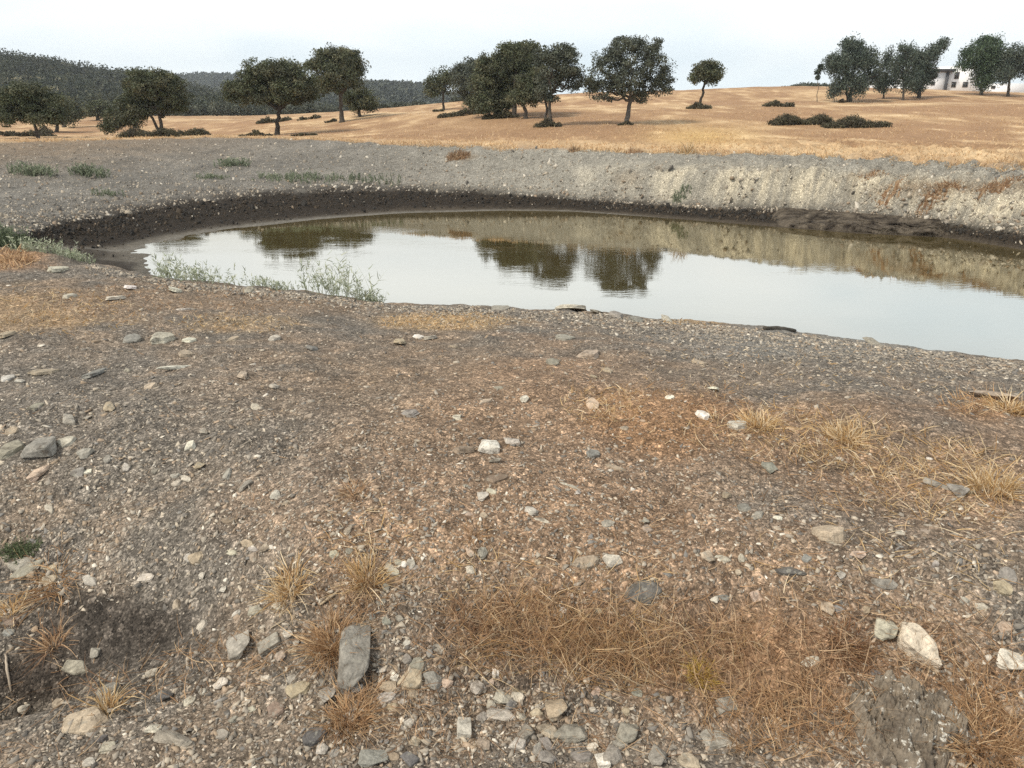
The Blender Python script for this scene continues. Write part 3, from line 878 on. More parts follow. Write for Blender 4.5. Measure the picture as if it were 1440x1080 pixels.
S(249, 849, 14, 11, 'flat', 'tan', 35); S(285, 809, 10, 8, 'chunk', 'pale'); S(314, 829, 10, 7, 'chunk', 'pale'); S(360, 857, 22, 10, 'flat', 'grey', 0); S(333, 862, 14, 7, 'flat', 'pale', 5); S(390, 851, 10, 11, 'flat', 'pale', 50)
S(284, 879, 15, 12, 'flat', 'pale', 0); S(288, 870, 8, 7, 'chunk', 'pale'); S(40, 802, 44, 12, 'splinter', 'grey', 28, 'long grey lichened slab lying beside the green mossy patch', thick=.4); S(30, 793, 30, 14, 'flat', 'grey', 15)
S(70, 797, 20, 6, 'flat', 'tan', 5); S(45, 808, 12, 8, 'chunk', 'tan'); S(70, 815, 22, 10, 'flat', 'tan', 5)
S(341, 904, 32, 25, 'chunk', 'grey', 15, 'rounded lumpy grey rock at the foot of the gravel slope', seed=3); S(379, 903, 17, 24, 'block', 'grey', 118, 'oblong pale grey block beside the rounded lumpy rock', thick=.45)
S(405, 891, 14, 9, 'chunk', 'pale', 10); S(370, 886, 9, 9, 'chunk', 'tan'); S(418, 903, 9, 8, 'chunk', 'grey'); S(412, 915, 15, 8, 'flat', 'tan', 5); S(441, 918, 12, 22, 'flat', 'grey', 80); S(395, 922, 14, 11, 'round', 'tan')
S(411, 954, 17, 11, 'flat', 'grey', 30); S(373, 953, 14, 6, 'flat', 'pale', 0); S(420, 968, 34, 15, 'flat', 'tan', 12, 'flat two-toned tan stone above the rusty grass clump', thick=.25); S(347, 958, 7, 12, 'splinter', 'tan', 120)
S(503, 912, 40, 88, 'chunk', 'slate', 3, 'long grey upright slab leaning in the dry grass', thick=.75, seed=8, tilt=.03)
S(553, 802, 11, 17, 'flat', 'pale', 80); S(560, 789, 9, 12, 'flat', 'grey', 70); S(548, 797, 14, 10, 'flat', 'pale', -10); S(578, 790, 10, 14, 'chunk', 'pale', 60); S(582, 797, 14, 8, 'flat', 'pale', 20); S(569, 792, 9, 9, 'flat', 'white', 0)
S(470, 778, 14, 11, 'flat', 'pale', -20); S(491, 774, 12, 10, 'flat', 'grey', 0); S(490, 744, 9, 11, 'chunk', 'tan'); S(536, 845, 14, 11, 'flat', 'grey', 10); S(543, 824, 10, 12, 'chunk', 'grey'); S(528, 831, 8, 8, 'round', 'tan')
S(562, 868, 10, 12, 'flat', 'grey', 70); S(524, 867, 9, 9, 'flat', 'slate', 0); S(543, 872, 11, 13, 'flat', 'slate', 60); S(573, 904, 12, 9, 'flat', 'pale', -30); S(616, 910, 12, 17, 'flat', 'grey', 70); S(604, 917, 9, 12, 'round', 'grey')
S(572, 927, 13, 12, 'round', 'grey'); S(588, 932, 20, 20, 'flat', 'grey', 60); S(577, 954, 36, 26, 'flat', 'tan', 32, 'yellowish grey split slab in the stone cluster beside the upright slab', thick=.35)
S(608, 953, 22, 26, 'chunk', 'slate', 60, 'greenish grey angular stone beside the yellowish split slab'); S(627, 960, 16, 13, 'chunk', 'pink'); S(555, 952, 10, 9, 'block', 'white'); S(537, 941, 10, 11, 'chunk', 'pale'); S(526, 952, 10, 11, 'round', 'brown')
S(545, 966, 22, 14, 'chunk', 'tan', 10); S(544, 980, 27, 15, 'flat', 'pale', 10, 'pale oblong slab below the yellowish split slab', thick=.3); S(550, 993, 18, 9, 'flat', 'tan', 0); S(581, 975, 14, 12, 'flat', 'tan'); S(566, 986, 12, 7, 'flat', 'pale')
S(459, 977, 22, 18, 'chunk', 'grey', -15, 'grey five-sided stone on the edge of the rusty grass clump'); S(475, 968, 14, 8, 'chunk', 'tan'); S(499, 968, 21, 13, 'chunk', 'white', 10, 'bright white angular stone below the long upright slab'); S(493, 978, 11, 9, 'block', 'grey')
S(576, 1015, 15, 9, 'flat', 'pale', 25); S(529, 1013, 9, 9, 'chunk', 'pale'); S(652, 1024, 19, 22, 'block', 'pale', 3, 'squarish pale block standing among stones at the bottom', thick=.6, seed=2); S(584, 1041, 15, 11, 'flat', 'tan'); S(680, 1046, 20, 14, 'chunk', 'tan')
S(670, 967, 20, 17, 'round', 'pale', 25, 'smooth pale egg-shaped stone below the dry grass band'); S(697, 945, 10, 8, 'block', 'white'); S(691, 958, 9, 8, 'chunk', 'pink'); S(706, 980, 24, 16, 'chunk', 'pale', -10, 'pale angular stone behind the long flat pale slab')
S(690, 990, 13, 10, 'chunk', 'pale', 25); S(727, 979, 20, 13, 'flat', 'pale', -10); S(728, 971, 26, 5, 'splinter', 'tan', -12); S(718, 991, 17, 11, 'chunk', 'slate', 10); S(707, 1005, 44, 13, 'flat', 'pale', -4, 'long flat pale slab in the stones below the grass', thick=.3)
S(678, 1009, 15, 11, 'chunk', 'grey', -15); S(734, 1009, 11, 8, 'round', 'grey'); S(755, 1002, 20, 9, 'splinter', 'tan', -20); S(783, 995, 28, 28, 'chunk', 'tan', 10, 'big tan grey boulder-like stone at the grass edge', seed=4)
S(738, 1029, 21, 20, 'chunk', 'grey', 0, 'smooth dark grey stone left of the pale upright pebble'); S(769, 1026, 20, 23, 'chunk', 'tan', 80, 'smooth tan wedge stone between two larger rocks'); S(802, 1028, 27, 36, 'chunk', 'grey', 95, 'large speckled grey stone at the bottom of the bank', seed=6)
S(727, 1046, 23, 15, 'chunk', 'pale', 0); S(768, 1046, 13, 13, 'block', 'grey', 30); S(757, 1054, 13, 14, 'chunk', 'grey'); S(770, 1063, 25, 15, 'flat', 'grey', 10); S(833, 1049, 17, 17, 'chunk', 'pale'); S(818, 1062, 30, 14, 'flat', 'grey', 0)
S(883, 1029, 34, 24, 'chunk', 'grey', 20, 'large wedge-shaped grey stone right of the speckled stone', seed=9); S(861, 1061, 26, 20, 'chunk', 'grey', 0); S(847, 1070, 16, 18, 'block', 'white', 10, 'bright white cornered stone at the very bottom edge'); S(813, 1039, 8, 7, 'round', 'white')
S(925, 1062, 24, 25, 'chunk', 'grey', 0); S(898, 1070, 14, 14, 'round', 'brown'); S(873, 1044, 22, 10, 'flat', 'grey', 0); S(838, 972, 13, 14, 'chunk', 'pink', None, 'pinkish stone alone in the dry grass band'); S(833, 997, 9, 9, 'chunk', 'pale')
S(857, 997, 10, 7, 'flat', 'pale'); S(880, 1000, 9, 10, 'chunk', 'tan'); S(897, 973, 13, 12, 'flat', 'slate', 50, 'bluish slate flake in grass right of the pinkish stone'); S(864, 1013, 13, 6, 'flat', 'pale', 0)
S(442, 1034, 24, 26, 'splinter', 'dark', 120, 'dark pointed shard at the edge of the rusty grass clump', thick=.5); S(455, 1052, 15, 12, 'chunk', 'pale'); S(470, 1058, 16, 10, 'flat', 'grey'); S(525, 1064, 36, 20, 'chunk', 'slate', 5, 'broad bluish grey rock half buried in bottom gravel', thick=.35)
S(553, 1063, 18, 10, 'flat', 'brown', -15); S(575, 1066, 16, 22, 'chunk', 'dark', 70); S(388, 997, 27, 14, 'flat', 'brown', -12, 'brown flat stone beside the grey gravel patch'); S(310, 960, 22, 13, 'chunk', 'pale', 0, 'pale grey domed stone at the edge of dark soil')
S(285, 972, 12, 7, 'flat', 'pale', 15); S(267, 985, 15, 9, 'flat', 'pale', 10); S(152, 972, 28, 15, 'flat', 'slate', 22, 'dark slate flake pointing up beside a pale straw tuft', thick=.3); S(108, 937, 36, 13, 'flat', 'grey', -14, 'grey tilted plate on the dark soil', thick=.3)
S(135, 917, 13, 12, 'chunk', 'grey', 40); S(213, 946, 15, 8, 'flat', 'pale'); S(233, 980, 18, 11, 'chunk', 'dark', 0); S(122, 1014, 54, 22, 'flat', 'tan', 14, 'broad tan slab near the bottom under a straw tuft', thick=.25)
S(245, 1037, 22, 26, 'chunk', 'grey', 80, 'grey upright stone in the gravel at the bottom'); S(228, 1034, 16, 12, 'chunk', 'grey'); S(217, 1024, 20, 8, 'flat', 'pale', 5); S(152, 1050, 18, 10, 'flat', 'pale', 15); S(143, 1038, 14, 12, 'chunk', 'dark'); S(312, 1031, 14, 14, 'flat', 'grey', 70)
S(328, 1011, 12, 11, 'chunk', 'grey'); S(263, 1048, 17, 8, 'flat', 'tan', 20); S(126, 1071, 15, 9, 'flat', 'pale'); S(14, 874, 20, 9, 'block', 'brown', 0); S(12, 889, 14, 7, 'flat', 'slate', 0); S(353, 997, 14, 6, 'flat', 'pale', 0); S(294, 1008, 8, 6, 'chunk', 'pale')
S(34, 996, 14, 10, 'chunk', 'pale'); S(82, 987, 18, 8, 'flat', 'tan'); S(452, 957, 10, 9, 'chunk', 'grey')
S(1023, 989, 32, 20, 'flat', 'grey', 18, 'grey triangular flake in dry grass near the yellow plant', thick=.25); S(1006, 1038, 38, 21, 'chunk', 'grey', -5, 'bluish grey slab-like stone low in the dry grass', thick=.35); S(970, 1068, 22, 22, 'flat', 'tan', 60); S(1001, 1025, 22, 8, 'flat', 'brown', -5)
S(1140, 929, 26, 13, 'flat', 'pale', 5); S(1233, 947, 12, 14, 'flat', 'slate', 60); S(1162, 855, 17, 16, 'chunk', 'tan', 0); S(1179, 855, 10, 15, 'flat', 'slate', 75); S(1245, 820, 34, 13, 'flat', 'grey', -8); S(1218, 857, 12, 9, 'chunk', 'tan')
S(1112, 803, 42, 12, 'splinter', 'dark', -24, 'dark slate splinter lying slantwise in the soil'); S(1415, 808, 24, 17, 'flat', 'grey', 20, 'grey tilted plate at the far right of the slope'); S(1410, 825, 22, 15, 'flat', 'tan', -30); S(1412, 882, 16, 11, 'chunk', 'pink'); S(1380, 851, 10, 12, 'flat', 'pale', 60)
S(1357, 843, 13, 8, 'flat', 'grey'); S(1330, 843, 10, 6, 'flat', 'pale'); S(1315, 793, 9, 8, 'chunk', 'pale'); S(1182, 808, 11, 8, 'chunk', 'pale'); S(1016, 783, 10, 18, 'flat', 'pale', 80); S(995, 782, 22, 14, 'chunk', 'tan', -20); S(1042, 784, 9, 10, 'round', 'pale')
S(1038, 804, 9, 8, 'round', 'tan'); S(1062, 838, 13, 12, 'block', 'pink'); S(1018, 839, 16, 8, 'flat', 'slate', -10); S(1005, 843, 12, 9, 'chunk', 'pale'); S(1134, 784, 14, 10, 'flat', 'slate'); S(1046, 714, 20, 10, 'flat', 'slate', 5); S(1066, 724, 14, 12, 'flat', 'grey', -40)
S(1094, 728, 13, 5, 'flat', 'white', 0); S(1021, 695, 13, 10, 'flat', 'tan', -40); S(1081, 658, 18, 11, 'chunk', 'slate', 5); S(1179, 646, 12, 9, 'chunk', 'pale'); S(1320, 681, 13, 14, 'chunk', 'grey', 60); S(1346, 690, 20, 12, 'chunk', 'grey', 0)
S(1364, 692, 14, 9, 'chunk', 'tan'); S(1307, 645, 8, 8, 'round', 'white'); S(1265, 749, 12, 7, 'flat', 'pale'); S(1300, 747, 14, 8, 'flat', 'tan')
S(1038, 599, 28, 8, 'flat', 'pale', 8, 'pale flat slab at the foot of a golden grass tuft', thick=.4); S(988, 584, 20, 8, 'flat', 'white', -3, 'whitish flat stone between two patches of golden grass', thick=.35); S(985, 510, 22, 5, 'flat', 'tan', -5); S(1002, 547, 14, 5, 'flat', 'white', 0)
S(1037, 558, 8, 6, 'chunk', 'white'); S(1391, 559, 44, 15, 'chunk', 'tan', -10, 'long pale tan rock half hidden in rusty grass', thick=.45, seed=12); S(1097, 572, 10, 4, 'flat', 'pale', 0); S(1247, 588, 10, 4, 'flat', 'pale', 0); S(1321, 584, 14, 4, 'flat', 'slate', 0); S(1296, 594, 10, 4, 'flat', 'pale', 0)
S(834, 570, 18, 10, 'round', 'pink', 0, 'rounded pinkish tan stone in a golden grass patch'); S(834, 637, 21, 10, 'flat', 'slate', 5, 'bluish dark flat stone below the golden grass patch'); S(942, 559, 14, 5, 'flat', 'white', 0); S(940, 551, 8, 5, 'chunk', 'white'); S(878, 602, 13, 6, 'flat', 'tan', 0)
S(843, 608, 10, 4, 'flat', 'pale'); S(860, 609, 10, 6, 'flat', 'pale'); S(866, 656, 10, 14, 'flat', 'tan', 60); S(800, 681, 7, 11, 'flat', 'pale', 70); S(813, 692, 10, 10, 'chunk', 'white'); S(798, 688, 8, 8, 'chunk', 'pale'); S(747, 717, 18, 14, 'flat', 'pale', 15, 'pale angular flake in the middle of the stony slope')
S(680, 697, 16, 13, 'chunk', 'pale', 10); S(691, 690, 10, 11, 'flat', 'pale', 60); S(660, 722, 13, 9, 'flat', 'pink'); S(680, 724, 13, 8, 'flat', 'tan'); S(762, 730, 9, 14, 'flat', 'pale', 70); S(855, 736, 20, 9, 'flat', 'grey', 8); S(908, 732, 9, 10, 'chunk', 'pale'); S(910, 743, 17, 9, 'flat', 'tan')
S(672, 675, 9, 8, 'chunk', 'tan'); S(655, 682, 10, 9, 'flat', 'grey'); S(812, 667, 9, 7, 'chunk', 'pale'); S(660, 775, 11, 15, 'chunk', 'pink', 50); S(679, 776, 16, 14, 'chunk', 'grey', 40); S(756, 790, 11, 7, 'flat', 'tan'); S(662, 800, 12, 16, 'flat', 'pale', 60)
S(792, 857, 9, 10, 'flat', 'white', 40); S(803, 836, 9, 10, 'flat', 'pale', 60); S(842, 859, 14, 9, 'flat', 'tan'); S(738, 562, 13, 9, 'round', 'pale', 0); S(701, 537, 13, 6, 'flat', 'tan'); S(701, 545, 15, 6, 'flat', 'grey'); S(682, 564, 12, 7, 'flat', 'tan', -35)
S(576, 581, 30, 10, 'flat', 'grey', 0); S(643, 586, 13, 9, 'flat', 'pale', 30); S(589, 474, 17, 5, 'splinter', 'white', 28); S(605, 475, 20, 6, 'flat', 'grey', 0); S(563, 480, 18, 6, 'flat', 'tan', 5); S(638, 487, 13, 5, 'flat', 'tan'); S(561, 492, 9, 4, 'block', 'white'); S(551, 493, 8, 4, 'block', 'pale')
S(826, 498, 32, 12, 'chunk', 'tan', -5, 'broad tan rock among flakes below the shoreline'); S(777, 510, 20, 5, 'flat', 'grey', -5); S(855, 521, 16, 5, 'flat', 'tan', 0); S(834, 530, 11, 6, 'round', 'tan'); S(795, 475, 28, 6, 'flat', 'grey', 0); S(652, 510, 13, 4, 'flat', 'pale', 0); S(440, 490, 18, 6, 'flat', 'slate', 0)
S(386, 476, 16, 6, 'flat', 'pale', 10); S(378, 497, 12, 4, 'flat', 'pale', 0); S(478, 496, 9, 5, 'flat', 'white'); S(424, 525, 11, 5, 'chunk', 'pale', 0); S(386, 543, 14, 6, 'flat', 'pale', 20); S(359, 573, 12, 7, 'flat', 'pale', 15); S(434, 585, 14, 5, 'flat', 'tan', 10)
S(80, 379, 22, 8, 'flat', 'pale', 8, 'pale slab lying on the crest above the dark mud'); S(92, 378, 12, 5, 'flat', 'tan', 0); S(182, 404, 16, 5, 'flat', 'white', 0); S(246, 408, 17, 4, 'flat', 'white', 0); S(278, 391, 12, 4, 'flat', 'white', 10); S(213, 407, 11, 4, 'flat', 'pale', 0); S(163, 419, 16, 5, 'flat', 'pale', 0)
S(98, 417, 19, 5, 'flat', 'pale', 0); S(260, 435, 18, 4, 'flat', 'pale', 2); S(221, 413, 10, 3, 'flat', 'pale', 0); S(153, 373, 9, 4, 'chunk', 'white', 0); S(348, 410, 14, 5, 'flat', 'grey', 0); S(183, 420, 10, 4, 'flat', 'tan', 0); S(9, 470, 14, 7, 'flat', 'tan', 5)
S(803, 434, 46, 9, 'flat', 'pale', 5, 'long bluish grey slab lying at the edge of the water', thick=.22); S(704, 434, 26, 7, 'chunk', 'grey', 0, 'dark grey lump at the water edge left of the bluish slab'); S(838, 440, 18, 7, 'chunk', 'grey', 0); S(937, 449, 12, 8, 'chunk', 'pale', 0)
S(866, 443, 22, 6, 'flat', 'grey', 0); S(894, 451, 22, 6, 'flat', 'slate', 0); S(1231, 483, 22, 5, 'flat', 'grey', 0, 'pale grey flake lying at the waterline on the right'); S(1142, 469, 10, 3, 'splinter', 'dark', 0); S(1130, 489, 12, 4, 'flat', 'white', 0)

# fill up with middling stones where the slope is stony
r = np.random.default_rng(77)
have = [(s['u'], s['v'], s['w']) for s in STONES]
tries = 0
while len(STONES) < 318 and tries < 4000:
    tries += 1
    u = float(r.uniform(0, 1440)); v = float(r.uniform(480, 1075))
    if r.uniform() > density(np.array([u]), np.array([v]), STONY + BARE, .2)[0]:
        continue
    w = float(r.uniform(9, 14)) * float(np.interp(v, [480, 700, 1080], [.9, 1, 1.25]))
    if any((u - a) ** 2 + (v - b_) ** 2 < (w * .7 + c_ * .6) ** 2 for a, b_, c_ in have):
        continue
    have.append((u, v, w))
    S(u, v, w, w * float(r.uniform(.5, .95)) * float(np.interp(v, [480, 700, 1080], [.55, .8, 1])), str(r.choice(['flat', 'flat', 'chunk', 'chunk', 'round'])), str(r.choice(['grey', 'grey', 'tan', 'pale', 'slate', 'brown'])))
# keep the stones that show largest
STONES.sort(key=lambda s: (s['label'] is None, -s['w'] * s['h']))
for s in STONES[300:]:
    bpy.data.objects.remove(s['o'])
STONES = STONES[:300]

# rock outcrop: tilted schist layers breaking through the soil
def build_outcrop(name, u, v, hw, hd, strike):
    Xc, Yc, Zc = hit1(u, v)
    n1_, n2_ = 230, 190
    gx = np.linspace(-1, 1, n1_) * hw; gy = np.linspace(-1, 1, n2_) * hd
    A, B = np.meshgrid(gx, gy, indexing='ij')
    X, Y = Xc + A, Yc + B
    al = A * math.cos(strike) + B * math.sin(strike); ac = -A * math.sin(strike) + B * math.cos(strike)
    rr = np.sqrt((A / hw) ** 2 + (B / hd) ** 2) + .34 * fbm(X * 8, Y * 8, 4, 301)
    fall = 1 - sstep(.60, 1.0, rr)
    w = ac * 22 + 2.4 * fbm(al * 7, ac * 9, 4, 302) + .8 * fbm(al * 16, ac * 22, 2, 306)
    saw = w - np.floor(w); step = _hash(np.floor(w).astype(np.int64), np.floor(al * 19 + 2.5 * gnoise(al * 6, np.floor(w) * 3.1, 303)).astype(np.int64), 9) / 4294967296.0
    w2_ = ac * 60 + 4.0 * fbm(al * 12, ac * 30, 3, 304); saw2 = w2_ - np.floor(w2_)
    h = .004 + .026 * step * (fbm(X * 6, Y * 6, 3, 308) > -.1) + .007 * saw + .004 * saw2 + .030 * fbm(X * 16, Y * 16, 5, 305, .6)
    Z = height(X, Y) + fall * (h * 1.6 - .008) - (1 - fall) * .03
    V_ = np.stack([A, B, Z - Zc], -1).reshape(-1, 3)
    idx = np.arange(n1_ * n2_).reshape(n1_, n2_)
    F_ = np.stack([idx[:-1, :-1], idx[1:, :-1], idx[1:, 1:], idx[:-1, 1:]], -1).reshape(-1, 4)
    o = link(name, np_mesh(name, V_, [F_], M_OUT)); o.location = (Xc, Yc, Zc)
    return o



m, nt, b = new_mat('lichened_schist'); M_OUT = m
tcn = N(nt, 'ShaderNodeTexCoord'); co = tcn.outputs['Object']
n1 = noise_node(nt, 18, 6, .65, co, .5); n2 = noise_node(nt, 120, 4, .6, co)
vo = N(nt, 'ShaderNodeTexVoronoi', i_Scale=52.0)
wn = noise_node(nt, 70, 3, .6, co); vm = N(nt, 'ShaderNodeMix', data_type='VECTOR'); vm.inputs['Factor'].default_value = .035
nt.links.new(co, vm.inputs[4]); nt.links.new(wn.outputs['Color'], vm.inputs[5]); nt.links.new(vm.outputs[1], vo.inputs['Vector'])
n3 = noise_node(nt, 12, 3, .5, co)
c = mixc(nt, ramp(nt, n1.outputs['Fac'], [(.3, 0.0), (.7, 1.0)]), (.10, .08, .06), (.28, .23, .17))
c = mixc(nt, 1.0, c, ramp(nt, n2.outputs['Fac'], [(.2, .7), (.8, 1.3)]), 'MULTIPLY')
lm = ramp(nt, vo.outputs['Distance'], [(.20, 1.0), (.36, 0.0)]); lk = ramp(nt, n3.outputs['Fac'], [(.44, 0.0), (.50, 1.0)])
mm = N(nt, 'ShaderNodeMath', operation='MULTIPLY'); nt.links.new(lm, mm.inputs[0]); nt.links.new(lk, mm.inputs[1])
c = mixc(nt, mm.outputs[0], c, (.62, .59, .51))
nt.links.new(c, b.inputs['Base Color']); b.inputs['Roughness'].default_value = .9; b.inputs['Specular IOR Level'].default_value = .2
bp = N(nt, 'ShaderNodeBump', i_Strength=.7, i_Distance=.006); nt.links.new(n2.outputs['Fac'], bp.inputs['Height']); nt.links.new(bp.outputs[0], b.inputs['Normal'])
oc = tag(build_outcrop('rock_outcrop', 1285, 1012, .20, .15, math.radians(50)), 'dark layered schist outcrop spotted with pale lichen at the bottom', 'outcrop')

# dark undercut ledge along the foot of the pale bank
LU = np.linspace(1075, 1345, 260); LS = np.linspace(0, 1, 40)
lv0 = np.interp(LU, [1000, 1100, 1200, 1330, 1440], [312, 320, 328, 334, 352]); lv1 = np.interp(LU, [1000, 1100, 1200, 1330, 1440], [290, 292, 299, 309, 325])
A0 = np.array([hit1(a_, b_ - 1.5, 14) for a_, b_ in zip(LU, lv0)]); A1 = np.array([hit1(a_, b_ - 1.0, 14) for a_, b_ in zip(LU, lv1)])
env = (sstep(1075, 1110, LU) * (1 - sstep(1315, 1345, LU)))[:, None]
P_ = A0[:, None] * (1 - LS[None, :, None]) + A1[:, None] * LS[None, :, None]
xx_ = P_[..., 0] * 1.0; ss_ = LS[None] * .6
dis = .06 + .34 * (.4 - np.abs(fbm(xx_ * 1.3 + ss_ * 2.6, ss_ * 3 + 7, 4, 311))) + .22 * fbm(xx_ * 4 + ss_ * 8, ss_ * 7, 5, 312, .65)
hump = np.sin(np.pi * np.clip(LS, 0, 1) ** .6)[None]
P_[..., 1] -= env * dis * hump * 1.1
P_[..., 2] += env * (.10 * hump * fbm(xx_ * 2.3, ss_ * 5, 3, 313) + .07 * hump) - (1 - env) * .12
P_[:, 0, 2] = -.1; P_[:, -1, 1] += .25; P_[:, -1, 2] -= .05
idx = np.arange(P_.shape[0] * P_.shape[1]).reshape(P_.shape[:2])
O_ = P_[130, 0].copy()
lm_ = np_mesh('rock_ledge', (P_ - O_).reshape(-1, 3), [np.stack([idx[:-1, :-1], idx[1:, :-1], idx[1:, 1:], idx[:-1, 1:]], -1).reshape(-1, 4)], None)
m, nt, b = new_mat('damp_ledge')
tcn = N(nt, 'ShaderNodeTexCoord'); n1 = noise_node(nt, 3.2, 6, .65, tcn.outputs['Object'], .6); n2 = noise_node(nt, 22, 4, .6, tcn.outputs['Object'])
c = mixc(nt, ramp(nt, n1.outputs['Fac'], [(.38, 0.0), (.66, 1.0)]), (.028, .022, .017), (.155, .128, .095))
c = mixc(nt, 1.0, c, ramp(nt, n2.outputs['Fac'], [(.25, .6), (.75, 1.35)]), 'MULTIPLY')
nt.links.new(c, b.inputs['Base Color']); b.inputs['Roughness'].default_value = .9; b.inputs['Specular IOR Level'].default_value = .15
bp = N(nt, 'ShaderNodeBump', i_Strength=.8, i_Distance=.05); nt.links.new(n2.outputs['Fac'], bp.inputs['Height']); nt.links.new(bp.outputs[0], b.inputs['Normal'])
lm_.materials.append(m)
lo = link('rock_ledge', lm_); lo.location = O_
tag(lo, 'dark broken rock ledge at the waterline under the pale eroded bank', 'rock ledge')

# ------------------------------------------------------------------ grass
STRAW = np.array([(.58, .41, .21), (.66, .50, .29), (.50, .32, .14), (.42, .25, .11), (.74, .60, .40)])
RUSTY = np.array([(.42, .255, .13), (.35, .21, .11), (.50, .32, .17), (.29, .175, .095), (.60, .43, .25)])
BROWNY = np.array([(.39, .24, .13), (.30, .18, .10), (.47, .31, .18), (.24, .14, .08), (.57, .41, .25)])


def blades(base, direction, length, width, droop, cols, seed):
    """curved ribbons: base (n,3), direction (n,3) unit, droop = how far the tip bends down"""
    r = np.random.default_rng(seed)
    n = len(base)
    s = np.array([0, .33, .67, 1.0])
    side = np.cross(direction, r.normal(0, 1, (n, 3)) * .4 + np.array([0, -1.0, .35])); side /= np.linalg.norm(side, axis=1, keepdims=True) + 1e-9
    bend = r.normal(0, .26, (n, 1)) * side
    pts = base[:, None] + direction[:, None] * (length[:, None] * s[None])[..., None] + bend[:, None] * (length[:, None] * s[None] ** 2)[..., None]
    pts[..., 2] -= droop[:, None] * length[:, None] * s[None] ** 2.2
    wd = width[:, None] * np.array([1, .9, .65, .2])[None] * .5
    A = pts + side[:, None] * wd[..., None]; B = pts - side[:, None] * wd[..., None]
    Vv = np.stack([A, B], 2).reshape(-1, 3)
    o = (np.arange(n) * 8)[:, None, None]
    q = np.array([[0, 1, 3, 2], [2, 3, 5, 4], [4, 5, 7, 6]])[None]
    return Vv, (o + q).reshape(-1, 4), np.repeat(cols, 8, 0)


def join_sets(name, sets, mat):
    V_, F_q, C_ = [], [], []; off = 0
    for v_, f_, c_ in sets:
        V_.append(v_); F_q.append(f_ + off); C_.append(c_); off += len(v_)
    return np_mesh(name, np.concatenate(V_), [np.concatenate(F_q)], mat, np.concatenate(C_))


def pick(pal, n, r, vary=.2):
    return pal[r.integers(0, len(pal), n)] * r.uniform(1 - vary, 1 + vary, (n, 1))


def grass_patch(u, v, ru, rv, n, pal, lenpx, seed, lean=.8, wpx=1.3, edge=1.0):
    """n blades in an elliptic patch of the ground round survey point (u, v)"""
    r = np.random.default_rng(seed)
    a = r.uniform(0, 6.283, n); q = r.uniform(0, 1, n) ** (.6 * edge)
    uu = u + np.cos(a) * q * ru; vv = v + np.sin(a) * q * rv
    if vv.min() < 345:
        X, Y, Z = hit(uu, vv); good = np.ones(n, bool)
    else:
        X, Y, Z, good = hit_fast(uu, vv)
    X, Y = X[good], Y[good]; Z = height(X, Y); n = len(X)
    px = np.sqrt(X ** 2 + Y ** 2 + (Z - HC) ** 2) / FPX
    az = r.uniform(0, 6.283, n); el = np.clip(r.normal(1.5 - lean, .38, n), .03, 1.5)
    d_ = np.stack([np.cos(az) * np.cos(el), np.sin(az) * np.cos(el), np.sin(el)], 1)
    L = lenpx * px * r.uniform(.45, 1.35, n)
    return blades(np.stack([X, Y, Z - .003], 1), d_, L, wpx * px * r.uniform(.6, 1.3, n), r.uniform(.05, .5, n) * np.sin(el), pick(pal, n, r), seed + 1)


def radial_tuft(u, v, rpx, n, pal, seed, lenpx, el_mean=.75, wpx=1.2):
    X, Y, Z = hit1(u, v)
    r = np.random.default_rng(seed)
    px = math.sqrt(X * X + Y * Y + (Z - HC) ** 2) / FPX
    bx = X + r.normal(0, rpx * .30, n) * px; by = Y + r.normal(0, rpx * .34, n) * px
    az = np.arctan2(by - Y, bx - X) + r.normal(0, .7, n)
    el = np.clip(r.normal(el_mean, .5, n), .03, 1.5)
    d_ = np.stack([np.cos(az) * np.cos(el), np.sin(az) * np.cos(el), np.sin(el)], 1)
    L = lenpx * px * r.uniform(.4, 1.25, n)
    V_, F_, C_ = blades(np.stack([bx, by, height(bx, by) - .004], 1), d_, L, wpx * px * r.uniform(.5, 1.2, n), r.uniform(.1, 1.0, n) * np.sin(el), pick(pal, n, r), seed + 1)
    return (V_ - np.array([X, Y, Z]), F_, C_), (X, Y, Z)


